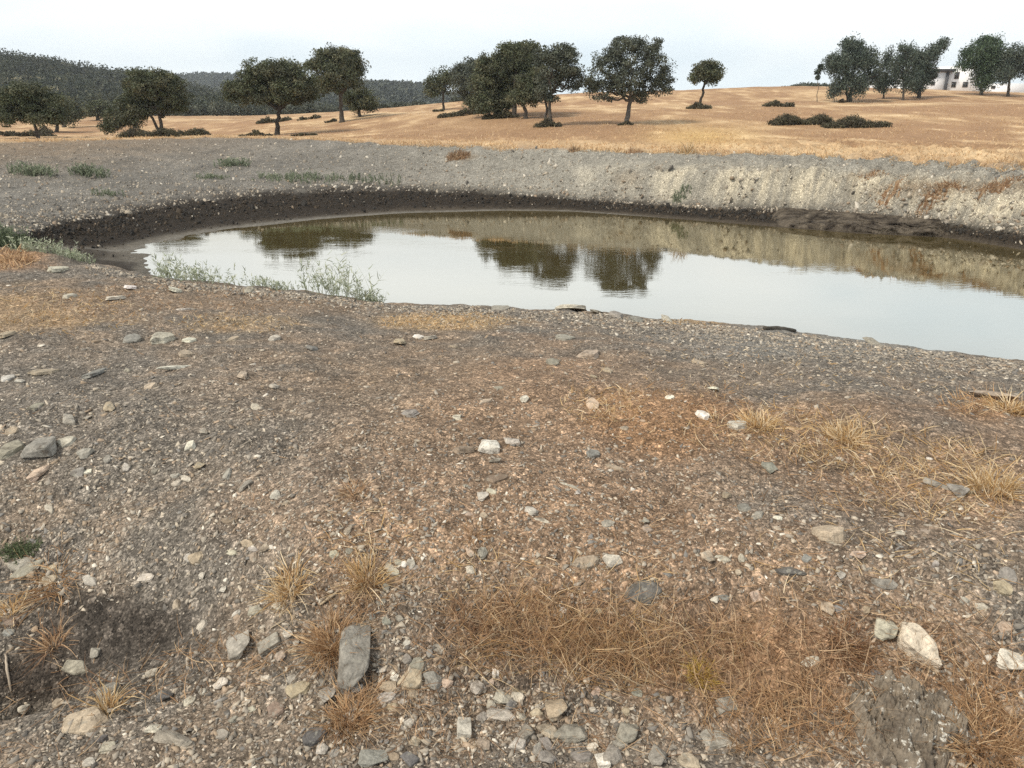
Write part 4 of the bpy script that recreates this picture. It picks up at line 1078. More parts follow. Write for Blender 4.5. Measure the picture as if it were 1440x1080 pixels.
TUFTS = [
    (408, 828, 30, 330, STRAW, 44, 'golden straw tuft spreading at the foot of the gravel slope', .75),
    (516, 815, 26, 260, STRAW, 46, 'golden brown tuft above the long grey upright slab', .8),
    (468, 905, 32, 620, RUSTY, 50, 'rust brown grass clump leaning against the long grey upright slab', .6),
    (492, 1008, 40, 620, RUSTY, 42, 'rusty orange grass clump below the long grey upright slab', .75),
    (1190, 616, 30, 320, STRAW, 34, 'round golden tuft alone among straw on the right slope', .7),
    (1068, 600, 28, 230, STRAW, 36, 'loose golden tuft behind the pale flat slab', .9),
    (1422, 578, 26, 260, STRAW, 36, 'golden tuft beside the long pale tan rock', .7),
    (1395, 690, 34, 260, STRAW, 48, 'tall sparse straw tuft near the right edge', 1.0),
    (985, 948, 24, 360, np.array([(.55, .38, .10), (.48, .31, .07), (.60, .45, .15)]), 22, 'yellow flowering dry plant in the brown grass band', .9),
    (76, 812, 40, 300, RUSTY, 36, 'flat rust coloured grass patch near the green mossy patch', .35),
    (152, 996, 16, 110, STRAW, 44, 'pale straw tuft growing by the broad tan slab', 1.15),
    (75, 906, 18, 120, BROWNY, 36, 'faded brown tuft on the dark soil', .8),
    (14, 862, 16, 130, STRAW, 34, 'small orange straw tuft at the left edge of the slope', .7),
    (1382, 1042, 60, 900, RUSTY, 46, 'dense rust brown grass clump beside the schist outcrop', .65),
    (668, 748, 24, 190, RUSTY, 16, 'low rusty tuft in the middle of the stony slope', .5),
    (1190, 905, 44, 1000, np.array([(.22, .11, .055), (.28, .15, .075), (.17, .09, .05), (.33, .2, .1)]), 16, 'low dark reddish brown mat of dry plants above the outcrop', .6),
    (500, 690, 26, 170, BROWNY, 24, 'faint brown tuft on the slope left of the quartz lump', .6),
]
for i, (u, v, rp, n, pal, lp, lab, el) in enumerate(TUFTS):
    st, loc = radial_tuft(u, v, rp, n, pal, 900 + i * 7, lp, el, 1.25)
    o = link('grass_tuft', join_sets('grass_tuft', [st], M_GRASS)); o.location = loc
    tag(o, lab, 'grass tuft', 'dry grass tufts on the near slope')

sets = []
PATCH = [(840, 905, 270, 72, 1500, BROWNY, 46, .85), (760, 885, 120, 50, 900, RUSTY, 50, .8), (690, 880, 70, 45, 500, BROWNY, 46, .8), (860, 930, 90, 45, 600, RUSTY, 52, .75), (1010, 930, 150, 60, 700, BROWNY, 42, .9), (1090, 1010, 110, 60, 900, RUSTY, 50, .75), (860, 920, 220, 60, 800, STRAW * .8, 52, .9),
         (1180, 1000, 60, 90, 500, BROWNY, 44, .8), (1150, 890, 150, 60, 700, BROWNY, 34, 1.0), (1330, 930, 120, 70, 600, BROWNY, 40, 1.0), (1400, 1000, 60, 70, 500, RUSTY, 46, .7),
         (500, 840, 60, 60, 500, BROWNY, 36, .9), (340, 920, 110, 30, 260, RUSTY, 36, 1.25), (230, 960, 160, 30, 260, BROWNY, 34, 1.2), (560, 990, 110, 60, 460, BROWNY, 38, 1.1),
         (950, 585, 130, 50, 1100, RUSTY, 15, 1.1), (850, 570, 60, 26, 420, STRAW, 18, 1.1), (1100, 610, 140, 40, 800, STRAW, 22, 1.05), (1250, 640, 130, 40, 800, STRAW, 22, 1.05), (1330, 680, 120, 60, 900, STRAW, 26, 1.0),
         (1160, 680, 160, 50, 500, BROWNY, 24, 1.25), (1380, 570, 70, 16, 500, RUSTY, 18, .9), (60, 440, 150, 34, 900, STRAW * .85, 9, 1.1), (10, 366, 40, 14, 400, RUSTY, 12, .8), (620, 452, 100, 12, 700, STRAW, 7, 1.0), (330, 455, 90, 14, 400, STRAW, 7, 1.1),
         (980, 452, 50, 6, 260, STRAW, 6, .9), (240, 425, 200, 26, 700, BROWNY, 7, 1.1), (700, 700, 240, 120, 420, BROWNY, 22, 1.35), (1000, 780, 300, 100, 900, BROWNY, 30, 1.3), (1250, 780, 200, 90, 500, STRAW, 30, 1.3), (520, 760, 70, 60, 200, STRAW, 26, 1.2),
         (760, 820, 200, 40, 500, STRAW, 30, 1.2), (780, 1030, 220, 50, 360, BROWNY, 40, 1.25), (100, 1000, 160, 80, 160, BROWNY, 40, 1.3), (420, 620, 400, 150, 260, BROWNY, 16, 1.4), (1050, 530, 300, 40, 700, STRAW, 9, 1.2)]
for i, (u, v, ru, rv, n, pal, lp, lean) in enumerate(PATCH):
    n = int(n * (.72 if v > 820 else .62 if (u > 900 and v > 540) else .8))
    sets.append(grass_patch(u, v, ru, rv, n, pal * (.92 if pal is STRAW and u > 900 else 1.0), lp, 1300 + 5 * i, lean, .95))
tag(link('dry_grass', join_sets('dry_grass', sets, M_GRASS)), 'tangled dry brown grass and straw lying over the near slope', 'dry grass', kind='stuff')

# stubble of the pasture beyond the pond
sets = []
FGOLD = np.array([(.60, .42, .23), (.70, .53, .32), (.54, .36, .19), (.48, .31, .17)])
def field_blades(n, v0, v1, lo, hi, seed, near_edge=False):
    r = np.random.default_rng(seed)
    u = r.uniform(-80, 1520, n)
    if near_edge:
        tq = ray(u, np.full(n, 205))[0] / ray(u, np.full(n, 205))[1]
        Y = np.interp(tq, TGRID, FY[:, 13]) + r.exponential(1.1, n) - .35
        X = tq * Y; Z = height(X, Y); good = gnoise(X * .8, Y * .8, 77) > -.25
    else:
        v = r.uniform(v0, v1, n)
        X, Y, Z, good = hit_fast(u, np.maximum(v, 187)) if v0 >= 187 else (*hit(u, v, 24), np.ones(n, bool))
        jt = r.uniform(-.05, .05, n) * Y; X = X * (1 + jt / Y); Y = Y + jt
        tq = X / Y
        good &= Y > np.interp(tq, TGRID, FY[:, 13]) + .2
        good &= gnoise(X * .35, Y * .35, 78) > r.uniform(-.6, .4, n)
    X, Y = X[good], Y[good]; Z = height(X, Y); n = len(X)
    az = r.uniform(0, 6.283, n); el = np.clip(r.normal(1.0, .3, n), .2, 1.5)
    d_ = np.stack([np.cos(az) * np.cos(el), np.sin(az) * np.cos(el), np.sin(el)], 1)
    L = r.uniform(lo, hi, n)
    return blades(np.stack([X, Y, Z - .01], 1), d_, L, .022 + .0 * L, r.uniform(0, .3, n), pick(FGOLD, n, r, .25), seed + 1)
sets.append(field_blades(13000, 0, 0, .05, .15, 61, True))
sets.append(field_blades(20000, 146, 216, .06, .15, 63))
tag(link('pasture_grass', join_sets('pasture_grass', sets, M_GRASS)), 'dry golden stubble grass on the pasture beyond the pond', 'dry grass', kind='stuff')

# dry tufts that stand singly on the far bank
def far_tuft(u, v, wpx, hpx, n, pal, seed, name, lab, cat, group, el=1.0, y0=14):
    X, Y, Z = hit1(u, v, y0)
    r = np.random.default_rng(seed)
    px = math.sqrt(X * X + Y * Y) / FPX
    bx = X + r.uniform(-.5, .5, n) * wpx * px; by = Y + np.clip(r.normal(0, .3, n), -.5, .5) * min(wpx, 30) * px * .6
    az = r.uniform(0, 6.283, n); e = np.clip(r.normal(el, .35, n), .1, 1.5)
    d_ = np.stack([np.cos(az) * np.cos(e), np.sin(az) * np.cos(e), np.sin(e)], 1)
    hh = np.clip(1 - np.abs((bx - X) / (wpx * px * .55)) ** 2, .35, 1)
    V_, F_, C_ = blades(np.stack([bx, by, height(bx, by) - .01], 1), d_, hpx * px * r.uniform(.5, 1.2, n) * hh, px * r.uniform(.5, 1.0, n), r.uniform(.05, .3, n), pick(pal, n, r), seed + 1)
    sets_ = [(V_ - np.array([X, Y, Z]), F_, C_)]
    if wpx > 20:        # matted old growth at the roots
        gx = np.linspace(-.5, .5, 26); gy = np.linspace(-.5, .5, 9)
        A, B = np.meshgrid(gx, gy, indexing='ij')
        wx, wy = X + A * wpx * px * 1.0, Y + B * min(wpx, 30) * px * .55
        hz_ = np.clip(1 - (2 * A) ** 2, 0, 1) * np.clip(1 - (2 * B) ** 2, 0, 1)
        wz = height(wx, wy) - .02 + hz_ ** .5 * (.03 + .03 * gnoise(wx * 9, wy * 9, seed)) * min(1.0, hpx / 9)
        ii = np.arange(A.size).reshape(A.shape)
        sets_.append((np.stack([wx - X, wy - Y, wz - Z], -1).reshape(-1, 3), np.stack([ii[:-1, :-1], ii[1:, :-1], ii[1:, 1:], ii[:-1, 1:]], -1).reshape(-1, 4), pick(pal * .7, A.size, r)))
    o = link(name, join_sets(name, sets_, M_GRASS)); o.location = (X, Y, Z)
    return tag(o, lab, cat, group)


G2 = 'dry tufts on the far bank'
far_tuft(645, 222, 32, 13, 260, BROWNY * .8, 71, 'dry_shrub', 'low brown shrub on the grey slope below the group of oaks', 'shrub', G2)
far_tuft(808, 213, 16, 10, 110, BROWNY * .7, 72, 'dry_shrub', 'small dark brown tuft on the bank top below the dense oak group', 'shrub', G2, 1.2)
far_tuft(891, 214, 22, 14, 60, BROWNY, 73, 'dry_shrub', 'sparse twiggy brown tuft on the bank top below the round oak', 'shrub', G2, 1.15)
far_tuft(966, 215, 26, 20, 70, STRAW * .8, 74, 'dry_shrub', 'tallest twiggy straw tuft on the bank top near the small leaning oak', 'shrub', G2, 1.15)
far_tuft(1222, 222, 18, 4, 60, BROWNY * .6, 75, 'dry_shrub', 'low dark tuft on the track above the pale eroded bank', 'shrub', G2, .6)
far_tuft(1325, 268, 56, 11, 420, BROWNY * .9, 76, 'grass_clump', 'thick brown grass clump hanging over the pale eroded bank', 'grass clump', G2, .8)
far_tuft(1405, 266, 60, 9, 330, BROWNY * .9, 77, 'grass_clump', 'long brown grass clump on the bank lip at the right edge', 'grass clump', G2, .8)
far_tuft(1225, 247, 34, 6, 160, BROWNY, 78, 'grass_clump', 'thin brown grass clump on the upper edge of the pale bank', 'grass clump', G2, .8)
far_tuft(1252, 272, 36, 8, 150, BROWNY, 79, 'grass_clump', 'brown withered clump half down the pale eroded bank', 'grass clump', G2, .8)

# ------------------------------------------------------------------ green weeds round the water
WEED = np.array([(.34, .37, .25), (.42, .44, .32), (.27, .31, .19), (.48, .49, .36)])


def weed(u, v, wpx, hpx, n, seed, lab, pal=WEED, y0=0.8, leafy=9, Y=None, base=None):
    r = np.random.default_rng(seed)
    if Y is None:
        X, Y, Z = hit1(u, v, y0)
    else:
        a, f, d_ = ray(u, v); X = float(a / f) * Y; Z = float(height(X, Y))
    px = math.sqrt(X * X + Y * Y + (Z - HC) ** 2) / FPX
    bx = X + np.clip(r.normal(0, .26, n), -.5, .5) * wpx * px; by = Y + r.normal(0, .12, n) * wpx * px
    az = r.uniform(0, 6.283, n); el = np.clip(r.normal(1.15, .25, n), .4, 1.5)
    D = np.stack([np.cos(az) * np.cos(el), np.sin(az) * np.cos(el), np.sin(el)], 1)
    L = hpx * px * r.uniform(.5, 1.1, n)
    B0 = np.stack([bx, by, height(bx, by) - .01], 1)
    sets_ = [blades(B0, D, L, px * r.uniform(.5, .8, n), r.uniform(-.1, .2, n), pick(pal * .9, n, r), seed + 1)]
    # side sprigs and leaflets
    k = leafy
    s = r.uniform(.15, 1.0, (n, k))
    pb = B0[:, None] + D[:, None] * (L[:, None] * s)[..., None]
    az2 = r.uniform(0, 6.283, (n, k)); el2 = r.normal(.75, .35, (n, k))
    d2 = np.stack([np.cos(az2) * np.cos(el2), np.sin(az2) * np.cos(el2), np.sin(el2)], -1).reshape(-1, 3)
    l2 = (L[:, None] * r.uniform(.10, .28, (n, k))).ravel()
    sets_.append(blades(pb.reshape(-1, 3), d2, l2, px * r.uniform(.6, 1.5, n * k), r.uniform(-.1, .3, n * k), pick(pal, n * k, r), seed + 2))
    me_sets = [(a_ - np.array([X, Y, Z]), b_, c_) for a_, b_, c_ in sets_]
    o = link('green_weed', join_sets('green_weed', me_sets, M_WEED)); o.location = (X, Y, Z)
    return tag(o, lab, 'weed', 'green weeds round the pond')


weed(478, 424, 96, 54, 56, 501, 'tallest feathery green weed standing against the bright water', Y=7.0)
weed(522, 427, 32, 22, 55, 502, 'thin low end of weeds right of the tallest feathery weed', Y=7.05)
weed(285, 399, 110, 26, 70, 503, 'broad pale green weed patch at the near shore under the pond tip', Y=7.05)
weed(238, 391, 40, 34, 26, 509, 'small pale green weed nearest the tip of the pond', Y=7.2)
weed(385, 408, 60, 16, 60, 504, 'low sparse weeds between the two larger near-shore patches', Y=6.95)
weed(62, 358, 70, 19, 80, 505, 'grey green weed patch on the crest above the dark mud', Y=7.6)
weed(14, 349, 46, 28, 120, 506, 'dark green bushy weed at the left edge above the mud', np.array([(.12, .15, .085), (.16, .19, .11), (.09, .115, .07)]), Y=7.9)
weed(105, 368, 40, 14, 60, 507, 'thin weeds where the crest meets the dark mud', Y=7.4)
weed(28, 778, 46, 15, 200, 508, 'low green mossy patch beside the lichened slab on the near slope', np.array([(.10, .125, .06), (.14, .165, .08), (.08, .10, .05)]), leafy=6)
FW = np.array([(.20, .225, .145), (.25, .275, .18), (.16, .185, .12)])
weed(44, 246, 50, 13, 130, 511, 'rounded green weed clump, leftmost on the grey far slope', FW, 12)
weed(126, 247, 40, 14, 110, 512, 'rounded green weed clump second from the left on the far slope', FW, 12)
weed(328, 233, 38, 10, 100, 513, 'single green weed clump high on the grey far slope', FW, 12)
weed(150, 274, 34, 8, 50, 514, 'faint low weed clump just above the dark mud', FW, 12)
weed(420, 252, 100, 9, 190, 515, 'long green strip of weeds above the dark mud', FW, 12)
weed(515, 254, 90, 7, 130, 516, 'dark green end of the weed strip near the middle of the far shore', FW * .8, 12)
weed(298, 250, 40, 6, 80, 517, 'thin weed clump left of the long green strip', FW, 12)
weed(957, 278, 26, 8, 60, 518, 'small green weed at the foot of the pale eroded bank', FW, 12)

# the driftwood by the waterline and a bleached stick on the slope
def stick(name, u0, v0, u1, v1, rpx, lab, tint, seed, lift=.5):
    A = np.array(hit1(u0, v0)); B = np.array(hit1(u1, v1))
    px = np.linalg.norm(A - np.array([0, 0, HC])) / FPX
    r = random.Random(seed); n = 9; K = 9
    Vv = []; M0 = A.copy()
    side = np.cross(B - A, [0, 0, 1.0]); side /= np.linalg.norm(side)
    for i in range(n):
        s = i / (n - 1)
        c_ = A + (B - A) * s + side * r.gauss(0, .4) * rpx * px * .5
        c_[2] = max(float(height(c_[0], c_[1])) - .2 * rpx * px, A[2] + (B[2] - A[2]) * s) + lift * rpx * px
        rad = rpx * px * (.35 + .75 * math.sin(math.pi * min(.93, .12 + .8 * s))) * r.uniform(.85, 1.12)
        for k in range(K):
            a = 6.283 * k / K
            q = rad * r.uniform(.82, 1.12)
            Vv.append(c_ - M0 + side * math.cos(a) * q + np.array([0, 0, math.sin(a) * q]))
    quads = [(i * K + k, i * K + (k + 1) % K, (i + 1) * K + (k + 1) % K, (i + 1) * K + k) for i in range(n - 1) for k in range(K)]
    caps = [tuple(range(K))[::-1], tuple((n - 1) * K + k for k in range(K))]
    me = np_mesh(name, np.array(Vv), [np.array(quads), np.array(caps)], M_BARKT, np.tile(np.array(tint), (n * K, 1)), smooth=True)
    o = link(name, me); o.location = M0
    return o


tag(stick('driftwood_log', 1076, 464, 1119, 467, 4.2, '', (.085, .075, .06), 5), 'dark driftwood log lying on the shoreline gravel', 'log')
tag(stick('dry_stick', 8, 922, 16, 975, 1.4, '', (.40, .33, .25), 6, 1.5), 'pale bent stick in the dark hollow at the left edge', 'stick')
tag(stick('dry_stick', 450, 853, 478, 832, 2.2, '', (.42, .33, .22), 7, 1.2), 'pale broken straw stick beside the golden straw tuft', 'stick')
tag(stick('dry_stick', 380, 885, 402, 873, 1.3, '', (.38, .31, .22), 8, 1.5), 'thin curved grey stick above the oblong grey block', 'stick')
# ------------------------------------------------------------------ leaves, bushes, trees
def leaf_cloud(cent, rad, per, size, cols, seed, flat=.75, updown=.0, vary=.25):
    """per leaves round every clump centre; rad (n,3); leaf = one folded-free rhombus"""
    r = np.random.default_rng(seed)
    n = len(cent)
    d_ = r.normal(0, 1, (n, per, 3)); d_ /= np.linalg.norm(d_, axis=-1, keepdims=True)
    q = r.uniform(0, 1, (n, per, 1)) ** .5
    P = (cent[:, None] + d_ * q * rad[:, None]).reshape(-1, 3)
    m_ = len(P)
    a = r.normal(0, 1, (m_, 3)); a[:, 2] -= updown; a /= np.linalg.norm(a, axis=1, keepdims=True)
    b_ = np.cross(a, r.normal(0, 1, (m_, 3))); b_ /= np.linalg.norm(b_, axis=1, keepdims=True)
    sz = size * r.uniform(.6, 1.3, (m_, 1))
    a = a * sz; b_ = b_ * sz * flat * .6
    Vv = np.stack([P - a, P + b_ - a * .1, P + a, P - b_ - a * .1], 1).reshape(-1, 3)
    F_ = np.arange(4 * m_).reshape(-1, 4)
    cc = cols[r.integers(0, len(cols), n)][:, None] * r.uniform(1 - vary, 1 + vary, (n, per, 1))
    return Vv, F_, np.repeat(cc.reshape(-1, 3), 4, 0)


def tube(path, radii, K=8, seed=0):
    r = np.random.default_rng(seed)
    path = np.asarray(path, float); n = len(path)
    tg = np.gradient(path, axis=0); tg /= np.linalg.norm(tg, axis=1, keepdims=True)
    ref = np.array([.31, .95, .05]); s1 = np.cross(tg, ref); s1 /= np.linalg.norm(s1, axis=1, keepdims=True); s2 = np.cross(tg, s1)
    a = np.arange(K) * 2 * np.pi / K
    rr = np.asarray(radii)[:, None] * r.uniform(.85, 1.15, (n, K))
    Vv = path[:, None] + s1[:, None] * (np.cos(a)[None] * rr)[..., None] + s2[:, None] * (np.sin(a)[None] * rr)[..., None]
    i = np.arange(n - 1)[:, None]; k = np.arange(K)[None]
    F_ = np.stack([i * K + k, i * K + (k + 1) % K, (i + 1) * K + (k + 1) % K, (i + 1) * K + k], -1).reshape(-1, 4)
    return Vv.reshape(-1, 3), F_


def limb(a, b_, r0, r1, seed, wob=.08, n=7):
    r = np.random.default_rng(seed)
    s = np.linspace(0, 1, n)[:, None]
    a = np.asarray(a, float); b_ = np.asarray(b_, float); L = np.linalg.norm(b_ - a)
    path = a + (b_ - a) * s + r.normal(0, wob, (n, 3)) * L * np.sin(np.pi * s)
    return tube(path, r0 + (r1 - r0) * s[:, 0], 8, seed)


OAK = np.array([(.092, .106, .056), (.112, .122, .068), (.068, .080, .044), (.150, .150, .086), (.082, .086, .052)])
OAKB = np.array([(.086, .096, .068), (.102, .114, .080), (.070, .080, .060), (.122, .130, .092)])
EUC = np.array([(.074, .096, .068), (.092, .114, .084), (.058, .078, .058), (.108, .126, .094)])


def tree(name, u, v, lobes, trunks, lab, cat, group, seed, pal=OAK, leaf=.062, clumps=1.0, per=64, y0=26, trunk_w=5, droop=0.0, crad=(.22, .44), gap=.10, trunk_tint=(.085, .072, .058), limbs=True, shell=.35, Y=None, lean_u=0):
    """lobes: (u, v, ru, rv) in survey pixels at the tree's own distance; trunks: list of (base_u, base_v, top_u, top_v)"""
    r = np.random.default_rng(seed)
    if Y is None:
        X, Y, Z = hit1(u, v, y0)
    else:
        X = point_at(u, v, Y)[0]; Z = float(height(X, Y))
    px = px_size(Y, v)
    root = empty(name, (X, Y, Z)); tag(root, lab, cat, group)
    O = np.array([X, Y, Z])
    sc = px / .041
    cents, rads = [], []
    lc = []
    for (lu, lv, ru, rv) in lobes:
        dy = r.normal(0, .30) * ru * px
        c_ = point_at(lu, lv, Y + dy) - O
        # keep the seen place: shift by depth keeps the sight line
        R = np.array([ru * px, ru * px * r.uniform(.8, 1.0), rv * px]) * (1.17 if pal is not EUC else 1.08)
        lc.append((c_, R))
        area = (R[0] * R[2] + R[0] * R[1] + R[1] * R[2]) / 3
        nc = max(8, int(80 * clumps * area / (sc ** 2)))
        d_ = r.normal(0, 1, (nc, 3)); d_ /= np.linalg.norm(d_, axis=1, keepdims=True)
        q = r.uniform(shell, 1.0, (nc, 1)) * .92
        p_ = c_ + d_ * q * R
        keep_ = (r.uniform(0, 1, nc) > gap) & ((d_[:, 2] > -.75) | (r.uniform(0, 1, nc) > .5))
        cents.append(p_[keep_])
        cr = r.uniform(*crad, (keep_.sum(), 1)) * sc * np.array([[1, 1, .72 + droop]])
        rads.append(np.minimum(cr, R * .75))
    cents = np.concatenate(cents); rads = np.concatenate(rads)
    V_, F_, C_ = leaf_cloud(cents, rads, per, leaf * sc, pal, seed + 1, .8, droop * 2)
    link('crown', np_mesh('crown', V_, [F_], M_LEAF, C_), root)
    tv, tf = [], []; off = 0

    def add(vf):
        nonlocal off
        tv.append(vf[0]); tf.append(vf[1] + off); off += len(vf[0])
    if not trunks:
        return root
    for ti, (bu, bv, tu, tv_) in enumerate(trunks):
        if abs(bu - u) < .1 and abs(bv - v) < .1:
            B = np.array([0, 0, -.15])
        else:
            bb_ = np.array(hit1(bu, bv, y0)) if Y < 60 else np.array([point_at(bu, bv, Y)[0], Y, float(height(point_at(bu, bv, Y)[0], Y))])
            B = bb_ - O + np.array([0, 0, -.15])
        T = point_at(tu, tv_, Y + float(B[1])) - O
        w0 = trunk_w * px * .5 / (1 + .35 * ti)
        s = np.linspace(0, 1, 9)
        path = B + (T - B) * s[:, None] + r.normal(0, .022, (9, 3)) * np.linalg.norm(T - B) * np.sin(np.pi * s)[:, None]
        rad = w0 * (1 + .55 * np.exp(-s * 9) - .35 * s)
        add(tube(path, rad, 10, seed + ti))
        if limbs and ti == 0:
            near_l = sorted(lc, key=lambda q_: np.linalg.norm(q_[0] - T))
            for li, (c_, R) in enumerate(near_l[:9]):
                e = c_ + r.normal(0, .25, 3) * R
                add(limb(T - (T - B) * r.uniform(0, .12), e, w0 * .55, w0 * .14, seed + 50 + li))
                for sb in range(2):
                    add(limb(T + (e - T) * r.uniform(.35, .75), c_ + r.normal(0, .28, 3) * R + np.array([0, 0, .15 * R[2]]), w0 * .25, w0 * .06, seed + 80 + li * 3 + sb))
    V_ = np.concatenate(tv)
    link('trunk', np_mesh('trunk', V_, [np.concatenate(tf)], M_BARKT, np.tile(np.array(trunk_tint), (len(V_), 1)), smooth=True), root)
    return root


GT = 'holm oaks beyond the pond'
oak = lambda *a, **k: tree('holm_oak', *a, **k)
oak(54, 195, [(40, 148, 42, 22), (15, 150, 30, 24), (62, 150, 28, 20), (35, 130, 30, 12), (75, 160, 16, 14), (5, 165, 24, 10), (55, 168, 22, 8)], [(54, 195, 47, 165)], 'wide low oak with a leaning trunk cut by the left edge', 'tree', GT, 1001, clumps=.95)
oak(79, 186, [(82, 158, 22, 15), (95, 165, 14, 10), (68, 160, 16, 12)], [(79, 186, 81, 165)], 'oak with short trunk tucked behind the leaning leftmost oak', 'tree', GT, 1002)
oak(90, 179, [(96, 153, 18, 13), (106, 160, 12, 9), (86, 146, 14, 9)], [(90, 179, 90, 160)], 'small oak third from the left edge behind two others', 'tree', GT, 1003)
oak(137, 169, [(138, 153, 20, 10), (126, 156, 10, 7), (150, 157, 9, 7)], [(137, 169, 138, 158)], 'small dark round oak out on the plain left of the big two-stemmed oak', 'tree', GT, 1004)
oak(228, 189, [(214, 118, 34, 18), (236, 130, 27, 22), (195, 130, 26, 20), (218, 142, 38, 18), (245, 148, 17, 14), (183, 150, 20, 14), (164, 168, 20, 14), (152, 178, 12, 9), (178, 172, 16, 12), (190, 160, 20, 14), (205, 108, 18, 9), (228, 110, 18, 9)],
    [(228, 189, 224, 150), (228, 189, 206, 152)], 'big spreading oak with two stems and a low limb touching the ground', 'tree', GT, 1005, trunk_w=6, clumps=1.1)
oak(389, 190, [(388, 112, 38, 22), (360, 105, 22, 18), (415, 118, 30, 20), (345, 130, 28, 18), (330, 128, 16, 14), (395, 98, 30, 12), (432, 125, 16, 15), (375, 135, 30, 12), (410, 138, 24, 8), (440, 132, 8, 8)],
    [(389, 190, 393, 150)], 'large umbrella oak with one stout trunk in front of the wooded hill', 'tree', GT, 1006, trunk_w=7, clumps=1.05, trunk_tint=(.055, .048, .04))
oak(481, 172, [(475, 98, 34, 28), (490, 88, 22, 19), (460, 82, 18, 13), (438, 92, 14, 8), (478, 78, 24, 10), (495, 108, 16, 16), (465, 120, 24, 12), (500, 95, 11, 13)],
    [(481, 172, 478, 130)], 'tall round oak standing between the umbrella oak and a smaller oak', 'tree', GT, 1007, trunk_w=6.5, clumps=1.05)
oak(507, 164, [(507, 140, 22, 17), (495, 135, 14, 14), (520, 145, 11, 11)], [(507, 164, 503, 148)], 'small round oak half hidden behind the tall round oak', 'tree', GT, 1008)
oak(624, 155, [(620, 118, 20, 17), (608, 125, 12, 14), (632, 115, 10, 14)], [(624, 155, 623, 130)], 'slim oak alone at the left end of the dense oak group', 'tree', GT, 1009, trunk_w=3.5)
oak(662, 153, [(665, 108, 26, 22), (650, 115, 16, 20), (672, 95, 20, 12), (668, 130, 24, 14)], [(662, 153, 662, 125)], 'second oak of the dense group, grey green and lower than its neighbours', 'tree', GT, 1010, pal=OAKB)
oak(704, 164, [(698, 105, 32, 28), (710, 88, 26, 18), (685, 125, 24, 20), (700, 140, 28, 14), (690, 150, 26, 10), (672, 145, 18, 12), (720, 115, 20, 26), (690, 90, 18, 12)], [(704, 164, 702, 135), (700, 163, 694, 140)], 'wide dark oak in the thick of the dense group', 'tree', GT, 1011, trunk_w=6)
oak(722, 165, [(735, 85, 30, 22), (745, 105, 28, 26), (730, 125, 22, 18), (720, 72, 20, 10), (738, 68, 22, 8)], [(722, 165, 724, 130)], 'tallest oak topping the dense group', 'tree', GT, 1012, trunk_w=7)
oak(740, 167, [(748, 120, 24, 20), (735, 136, 22, 14), (756, 135, 16, 12), (762, 112, 18, 18)], [(740, 167, 736, 135)], 'oak with a slanting trunk in the middle of the dense group', 'tree', GT, 1013, trunk_w=6)
oak(773, 178, [(785, 88, 28, 22), (770, 80, 22, 14), (800, 100, 20, 18), (778, 112, 26, 16), (765, 130, 14, 10), (805, 122, 14, 8), (793, 74, 20, 9), (812, 108, 9, 14), (775, 138, 10, 6)], [(773, 178, 774, 132), (770, 177, 767, 136)],
    'open-crowned oak at the right end of the dense group with suckers at its foot', 'tree', GT, 1014, pal=OAKB, trunk_w=5.5, gap=.22, clumps=.8)
oak(880, 175, [(888, 82, 36, 22), (850, 100, 22, 16), (922, 95, 22, 22), (862, 82, 24, 14), (905, 66, 26, 12), (880, 62, 22, 9), (858, 126, 28, 12), (895, 128, 26, 11), (925, 122, 20, 12), (838, 118, 13, 10), (938, 112, 10, 8), (885, 108, 30, 14), (848, 138, 12, 5), (905, 140, 12, 5)],
    [(880, 175, 887, 138)], 'big round solitary oak with sky showing through its crown', 'tree', GT, 1015, pal=OAKB, trunk_w=7, gap=.2, clumps=.62, trunk_tint=(.12, .105, .09), shell=.5)
oak(832, 147, [(832, 122, 10, 8), (828, 114, 7, 6)], None, 'small dark tree peeping out behind the big round oak', 'tree', GT, 1016, Y=62)
oak(983, 149, [(993, 102, 19, 14), (982, 107, 12, 10), (1006, 106, 12, 13), (994, 92, 12, 6)], [(983, 149, 991, 117)], 'small leaning oak with a bare trunk alone on the golden slope', 'tree', GT, 1017, trunk_w=4, trunk_tint=(.05, .042, .035), gap=.05, clumps=1.2)

GE = 'eucalyptus trees on the rise'
euc = lambda *a, **k: tree('eucalyptus_tree', *a, **{**dict(pal=EUC, droop=.55, gap=.12, crad=(.20, .42), per=54, leaf=.055), **k})
euc(1195, 143, [(1200, 78, 22, 22), (1182, 92, 18, 20), (1215, 85, 20, 20), (1170, 90, 10, 14), (1198, 62, 16, 8), (1225, 100, 12, 18), (1190, 118, 18, 20), (1172, 128, 9, 10), (1208, 120, 14, 16), (1232, 108, 8, 10)], [(1195, 143, 1198, 105), (1194, 143, 1186, 110)],
    'large dark drooping eucalyptus, leftmost on the rise', 'tree', GE, 1101, trunk_w=5, clumps=1.5)
euc(1242, 139, [(1246, 85, 8, 14), (1243, 105, 10, 16), (1250, 118, 12, 12), (1238, 120, 9, 10), (1252, 76, 6, 8)], [(1242, 139, 1245, 115)], 'thin eucalyptus between the large drooping one and the white house', 'tree', GE, 1102, trunk_w=2.4, clumps=1.3)
euc(1270, 141, [(1275, 75, 13, 12), (1268, 98, 14, 18), (1262, 90, 8, 14), (1276, 115, 14, 14), (1270, 68, 8, 6)], [(1270, 141, 1272, 105)], 'narrow eucalyptus with pale trunk left of the dense forked one', 'tree', GE, 1103, trunk_w=3, clumps=1.4, gap=.3)
